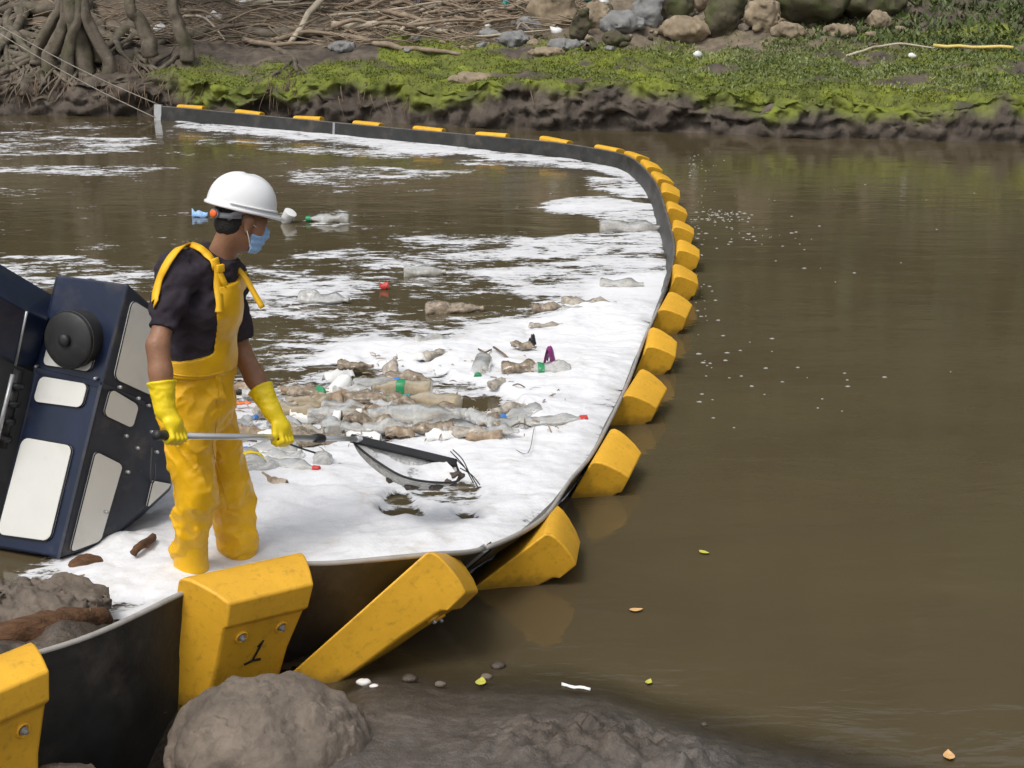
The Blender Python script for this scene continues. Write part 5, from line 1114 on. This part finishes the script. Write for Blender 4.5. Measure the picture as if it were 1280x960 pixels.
BT_ = [  # u, v, length, yaw, material, cap, label, extra
 (443, 458, .20, -12, 'petmud', None, 'brown muddy bottle alone on a foam patch, upstream of the main heap', dict(crush=.35, bend=.3)),
 (488, 462, .20, 75, 'petmud', None, 'upright leaning muddy bottle at the top of the main heap', dict(crush=.3, pitch=28)),
 (511, 473, .26, -22, 'petmud', None, 'muddy bottle sloping right behind the upright leaning one', dict(crush=.25)),
 (503, 486, .31, 172, 'petamber', None, 'long amber bottle with green printed band in the main heap', dict(crush=.12, band=(.44, .58, 'plastic_green'))),
 (541, 501, .30, 160, 'petamber', 'teal', 'amber bottle with teal cap right of the main heap', dict(crush=.12)),
 (529, 520, .36, 8, 'pet', None, 'biggest clear bottle lying flat in the middle of the heap', dict(crush=.18, fat=.18)),
 (537, 536, .23, 186, 'petmud', None, 'dark brown muddy bottle nearest to the net', dict(crush=.25, fat=.17)),
 (599, 523, .18, -60, 'petmud', None, 'stubby muddy bottle left of two matching stubs', dict(crush=.2, fat=.2)),
 (618, 528, .17, -75, 'petmud', None, 'stubby muddy bottle pointing towards the camera beside its twin', dict(crush=.25, fat=.2)),
 (637, 511, .20, 40, 'petmud', None, 'small muddy bottle slanting away, left of the blue capped bottle', dict(crush=.25)),
 (651, 517, .24, 218, 'pet', 'blue', 'clear bottle with blue cap slanting towards the camera', dict(crush=.2)),
 (690, 525, .33, 10, 'pet', 'red', 'crushed clear bottle with red cap at the right end of the heap', dict(crush=.5, fat=.12)),
 (601, 460, .25, -97, 'pet', 'green', 'clean clear bottle with green cap pointing towards the camera', dict(crush=.04, fat=.2, pitch=-8)),
 (623, 478, .14, 60, 'petmud', None, 'small dark bottle below the clean green capped bottle', dict(crush=.2, fat=.2)),
 (654, 460, .24, 4, 'petmud', None, 'dark muddy bottle joined end to end with a green banded one', dict(crush=.3, fat=.17)),
 (685, 461, .25, 182, 'petmud', None, 'muddy bottle with green band below the purple wrapper', dict(crush=.3, fat=.17, band=(.55, .75, 'plastic_green'))),
 (466, 530, .32, -18, 'petmud', None, 'long crumpled muddy bottle just above the net bar', dict(crush=.5, bend=.2)),
 (447, 520, .22, -35, 'petmud', None, 'crumpled muddy bottle left of the long crumpled one', dict(crush=.45)),
 (392, 549, .30, 5, 'petmud', None, 'flattened muddy bottle under the pole joint', dict(crush=.5, bend=.25)),
 (404, 574, .12, 95, 'petmud', None, 'round muddy bottle end on, alone in clean foam', dict(crush=.15, fat=.34)),
 (364, 582, .26, -20, 'pet', 'red', 'clear slim bottle with red cap near the left glove', dict(crush=.25, fat=.13)),
 (395, 504, .24, 25, 'petamber', None, 'curled brown bottle right of the left glove', dict(crush=.5, bend=.8)),
 (312, 575, .25, 110, 'pet', None, 'clear bottle with yellow band right of the worker', dict(crush=.08, fat=.22, band=(.22, .37, 'plastic_yellow'))),
 (361, 560, .13, 80, 'petmud', None, 'muddy bottle end on below the left glove', dict(crush=.2, fat=.33)),
 (333, 558, .22, 210, 'pet', 'blue', 'clear bottle with dark blue cap below the pole', dict(crush=.3)),
 (303, 528, .20, 60, 'pet', 'blue', 'clear bottle with blue cap against the worker', dict(crush=.2)),
 (430, 508, .22, -8, 'pet', None, 'clear bottle half sunk left of the main heap', dict(crush=.35)),
 (478, 505, .16, 140, 'petmud', None, 'small muddy bottle between amber bottle and crumpled ones', dict(crush=.3)),
 (572, 516, .18, -25, 'pet', 'blue', 'small clear bottle in dark water left of the stubby pair', dict(crush=.3)),
 (620, 540, .22, 8, 'pet', None, 'flattened clear bottle below the stubby pair', dict(crush=.5)),
 (575, 535, .18, 15, 'pet', None, 'clear crushed bottle right of the dark brown one', dict(crush=.45)),
 (440, 487, .2, 15, 'petmud', None, 'grey brown bottle above the curled film', dict(crush=.4)),
 (415, 531, .16, 100, 'pet', None, 'dark clear bottle end on by the pole collar', dict(crush=.2, fat=.28)),
 (360, 530, .24, -40, 'pet', None, 'clear bottle glimpsed behind the left glove', dict(crush=.4)),
 (531, 340, .30, 5, 'pet', None, 'clear bottle riding on an isolated foam mound upstream', dict(crush=.2, z=.03)),
 (405, 374, .34, -8, 'petmud', None, 'muddy bottle on the foam nearest the strap end', dict(crush=.4, z=.03)),
 (568, 386, .38, 4, 'petmud', None, 'long pale bottle floating in open dark water', dict(crush=.3, z=.02)),
 (735, 380, .36, -14, 'petmud', None, 'curved muddy bottle on foam near the boom, beside a teal one', dict(crush=.35, bend=.25, z=.04)),
 (719, 388, .18, -10, 'pet', 'teal', 'small bottle with teal cap touching the curved muddy one', dict(crush=.2, z=.03)),
 (777, 355, .30, -5, 'pet', None, 'pale bottle with dull brown end closest to the boom', dict(crush=.3, z=.03)),
 (686, 385, .22, 12, 'petmud', None, 'small muddy bottle on its own little foam disc', dict(crush=.3, z=.03)),
 (683, 407, .22, 20, 'petmud', None, 'small muddy bottle with twig between the two foam fields', dict(crush=.5, fat=.11, z=.03)),
 (790, 285, .54, 3, 'pet', None, 'long pale bottle at the far bend of the boom', dict(crush=.25, fat=.13, z=.03)),
 (410, 274, .36, 175, 'pet', 'green', 'pale bottle with green end floating far upstream', dict(crush=.35, z=.03)),
 (540, 424, .22, 30, 'pet', None, 'clear bottle on a small foam island above the raft', dict(crush=.35, z=.04)),
 (547, 442, .2, 40, 'petmud', None, 'pale muddy bottle at the upper edge of the raft', dict(crush=.4, z=.05)),
 (655, 432, .16, -30, 'petmud', None, 'faded small bottle beside the dark stick', dict(crush=.4)),
]
BT_ += [
 (470, 478, .24, 20, 'pet', 'blue', 'clear bottle with blue cap left of the upright leaning bottle', dict(crush=.2)),
 (385, 492, .22, -30, 'petmud', None, 'muddy bottle tucked behind the green jug lid', dict(crush=.3)),
 (345, 510, .24, 40, 'petmud', None, 'muddy bottle seen between left forearm and waders', dict(crush=.3)),
 (376, 515, .24, -15, 'petamber', None, 'amber bottle just right of the left glove', dict(crush=.2)),
 (417, 517, .26, 12, 'petmud', 'white', 'muddy bottle with white cap above the pole collar', dict(crush=.25)),
 (436, 535, .22, -28, 'pet', None, 'clear bottle lying along the upper side of the pole', dict(crush=.3)),
 (490, 516, .24, 30, 'pet', 'white', 'clear bottle with white cap under the amber bottles', dict(crush=.2)),
 (505, 502, .20, -50, 'petmud', None, 'short muddy bottle wedged between two amber bottles', dict(crush=.3, fat=.18)),
 (485, 535, .24, 12, 'petmud', None, 'muddy bottle right above the net socket', dict(crush=.3)),
 (556, 512, .2, 70, 'petmud', None, 'muddy bottle end turned away behind the biggest clear bottle', dict(crush=.25, fat=.2)),
 (590, 541, .22, -12, 'petmud', None, 'muddy bottle in front of the stubby pair', dict(crush=.35)),
 (635, 528, .2, 25, 'pet', None, 'clear crushed bottle right of the stubby pair', dict(crush=.4)),
 (330, 585, .2, 30, 'petmud', None, 'muddy bottle nearest to the waders on clean foam', dict(crush=.3)),
 (352, 570, .2, 160, 'pet', None, 'clear bottle lying between two end on muddy bottles', dict(crush=.3)),
 (380, 538, .22, -25, 'petmud', None, 'muddy bottle directly behind the left hand', dict(crush=.35)),
 (460, 497, .24, -8, 'petmud', 'green', 'muddy bottle with green cap in the middle of the heap', dict(crush=.25)),
 (327, 490, .2, 10, 'petmud', None, 'muddy bottle at the upstream edge beside the left forearm', dict(crush=.35)),
]
for i_, (u, v, L, yaw, m_, cap_, lb, kw) in enumerate(BT_): bottle(u, v, L*1.16, yaw, (m_ if m_ != 'petmud' else ('petdark', 'petmud', 'petdark', 'petgrey')[i_ % 4]), cap_, lb, **kw)
# film, wrappers, cups and other scraps
def film(u, v, L, W_, yaw, m_, label, seed, z=.05, curl=.05, nm='plastic_film', cat='litter'):
    c = gz(u, v, z); n_, k = 14, 6; s, t = np.meshgrid(np.linspace(-.5, .5, n_), np.linspace(-.5, .5, k), indexing='ij')
    x = s*L; y = t*W_*(1-.5*np.abs(s))+.10*L*fbm(s*3, 0*s, seed*.7, 2, seed); zz = curl*np.cos(t*5)*(.6+.6*fbm(s*4, t*3, seed*.3, 3, seed))
    cy, sy_ = math.cos(R(yaw)), math.sin(R(yaw)); V = np.stack([x*cy-y*sy_, x*sy_+y*cy, zz], -1).reshape(-1, 3)+c
    o = obj(nm, V, grid_faces(n_, k), m_); sm = o.modifiers.new('solid', 'SOLIDIFY'); sm.thickness = .004; return tag(o, label, cat)
film(400, 500, .26, .10, 15, 'cloth', 'tan curled film right of the left glove', 1); film(395, 520, .3, .10, -10, 'white', 'white film strip behind the left glove', 2); film(430, 497, .3, .12, 5, 'cloth', 'brown film lying above the pole collar', 3)
film(470, 512, .28, .12, -30, 'cloth', 'brown crumpled film in the centre of the heap', 4); film(342, 600, .20, .06, -40, 'cloth', 'twisted grey brown film nearest to the camera', 5, curl=.03); film(300, 482, .22, .12, 10, 'cloth', 'tan film glimpsed between the worker and his left arm', 6)
film(304, 503, .09, .03, 5, 'orange', 'orange wrapper beside the worker', 7, curl=.012); film(688, 443, .10, .07, 70, 'plastic_purple', 'purple wrapper standing on the muddy bottles', 8, z=.11, curl=.08); film(480, 357, .07, .05, 10, 'plastic_red', 'small red scrap on the upstream foam', 9, z=.03)
film(370, 487, .22, .06, 12, 'cloth', 'flat tan film above the left glove', 10); film(455, 545, .2, .08, -15, 'white', 'pale film under the net socket', 11); film(605, 545, .2, .06, 0, 'cloth', 'thin film right of the net bar', 12); film(555, 545, .2, .08, 10, 'white', 'white crushed film below the big clear bottle', 13); film(665, 427, .06, .05, 60, 'black', 'small black scrap standing in the foam', 14, z=.07); film(180, 684, .035, .025, 20, 'orange', 'small orange scrap on the foam beside the driftwood piece', 15, z=.06, curl=.012)
film(720, 858, .11, .02, -12, 'white', 'white film strip in the shallow water at the sand edge', 16, z=.006, curl=.006); film(250, 267, .16, .08, 0, 'maskblue', 'pale blue scrap drifting behind the hard hat', 17, z=.03); film(515, 446, .2, .1, 20, 'white', 'white scrap at the top of the raft', 18)
film(423, 470, .2, .09, 30, 'white', 'white torn film above the green lid', 19); film(350, 545, .24, .1, 5, 'white', 'clear crumpled film under the left glove', 20); film(320, 540, .2, .1, -25, 'cloth', 'brown film between pole and waders', 21); film(500, 540, .16, .06, 5, 'cloth', 'narrow brown film left of the dark brown bottle', 22)
# jug with green lid, floating cup
jug = empty('jug', gz(418, 484, 0), 'white plastic jug with green lid lying in the heap', 'jug'); c = gz(424, 484, .06); V, F = lathe([(.035, -.09), (.05, -.08), (.052, .0), (.05, .05), (.035, .075), (.02, .09)], 14, c, (.6, .2, .6)); sharp(obj('body', V, F, 'white', jug), 40); c2 = gz(398, 494, .06); V, F = lathe([(.05, -.012), (.055, -.008), (.055, .012), (.045, .016)], 16, c2, (-.5, -.6, .4)); sharp(obj('lid', V, F, 'plastic_green', jug), 40)
c = gz(360, 271, .06); V, F = lathe([(.045, -.07), (.055, -.06), (.065, .06), (.05, .065)], 14, c, (.5, -.3, .8)); tag(sharp(obj('cup', V, F, 'white'), 40), 'off white cup bobbing just in front of the hat brim', 'cup')
# sticks
for k, (pts, r_, lb) in enumerate(([((617, 434), (626, 440), (636, 449)), .008, 'dark stick poking from the foam above the bottles'], [((598, 436), (606, 440), (614, 437)), .006, 'short dark twig left of the dark stick'], [((636, 535), (650, 529), (664, 534)), .004, 'thin twig right of the flattened bottle'], [((655, 534), (656, 524), (655, 516)), .003, 'thin upright twig at the right of the heap'], [((640, 482), (648, 480), (656, 484)), .004, 'thin twig below the dark bottles'], [((640, 560), (660, 566), (668, 533)), .002, 'hair thin stalk on clean foam'])):
    P = catmull([gz(u, v, .05+.03*(i == 1)) for i, (u, v) in enumerate(pts)], 4); V, F = tube(P, r_, 5, .3, k); tag(obj('twig', V, F, 'twig'), lb, 'twig')
# crumbs of bark, straw and plastic caught between the bottles
parts = []
for k in range(300):
    u_ = random.gauss(470, 85); v_ = random.gauss(512, 26)
    if k % 4 == 0: u_ = random.uniform(300, 700); v_ = random.uniform(440, 600)
    if u_ > 712 or v_ < 436 or (v_ > 560 and u_ > 420): continue
    p = gz(u_, v_, random.uniform(.035, .075)); L = random.uniform(.008, .035); an = random.uniform(0, 3.14); e_ = np.array([math.cos(an), math.sin(an), random.gauss(0, .25)])*L
    parts.append(tube([p-e_, p+np.array([0, 0, .006]), p+e_], np.array([.6, 1, .5])*random.uniform(.002, .006), 4))
V, F = merge(parts); tag(obj('debris_crumbs', V, F, 'cloth', base=(-.8, 9, 0)), 'brown crumbs of debris caught among the floating bottles', 'debris', kind='stuff')
# leaves on the open water and sand
def leaf(u, v, L, yaw, m_, label, z=.006):
    c = gz(u, v, z); s = np.linspace(0, 1, 9); wd = np.sin(np.pi*s**.8)*.28*L; V = []
    for i, q in enumerate(s):
        for t in (-1, 0, 1): V.append((( q-.5)*L, t*wd[i], .004*(t*t)+.05*L*(q-.5)**2*4))
    V = np.array(V); cy, sy_ = math.cos(R(yaw)), math.sin(R(yaw)); V = np.stack([V[:, 0]*cy-V[:, 1]*sy_, V[:, 0]*sy_+V[:, 1]*cy, V[:, 2]], 1)+c
    o = obj('leaf', V, grid_faces(9, 3), m_); tag(o, label, 'leaf')
leaf(880, 691, .055, -40, 'leafyellow', 'yellow green leaf floating alone on the brown water'); leaf(795, 763, .06, 10, 'leaforange', 'curled tan leaf floating near the shore'); leaf(1186, 945, .07, 80, 'leaforange', 'narrow yellow leaf at the bottom right'); leaf(601, 853, .07, 80, 'leafyellow', 'curled yellow leaf at the sand edge'); leaf(811, 853, .045, 70, 'leafyellow', 'small pale leaf in the shallows'); leaf(820, 500, .05, 0, 'white', 'small white scrap leaf beside the boom floats')
M['fleck'] = mat('bubble_fleck', (.40, .39, .37), .5)
# bubbles drifting outside the boom
pts = []
for (u, v, su, sv, n_) in ((905, 270, 24, 4, 80), (940, 292, 40, 9, 40), (868, 240, 8, 30, 30), (880, 400, 14, 50, 20), (940, 475, 50, 26, 20), (870, 205, 20, 10, 30), (1000, 300, 110, 50, 20), (1010, 480, 110, 20, 10), (878, 320, 8, 40, 24)):
    for k in range(n_):
        uu, v_ = random.gauss(u, su), random.gauss(v, sv)
        if uu > 862 and v_ > 188: pts.append((gz(uu, v_), abs(random.gauss(.004, .004))+.003))
parts = []
for p, r_ in pts:
    a = np.linspace(0, 2*np.pi, 6, endpoint=False); V = [p+np.array([math.cos(t)*r_*random.uniform(.8, 2.2), math.sin(t)*r_, .001]) for t in a]+[p+np.array([0, 0, r_*.35+.003])]; parts.append((np.array(V), [(k, (k+1) % 6, 6) for k in range(6)]))
V, F = merge(parts); tag(obj('foam_flecks', V, F, 'fleck', base=(2, 12, 0)), 'white bubbles drifting on the open water outside the boom', 'foam', kind='stuff')
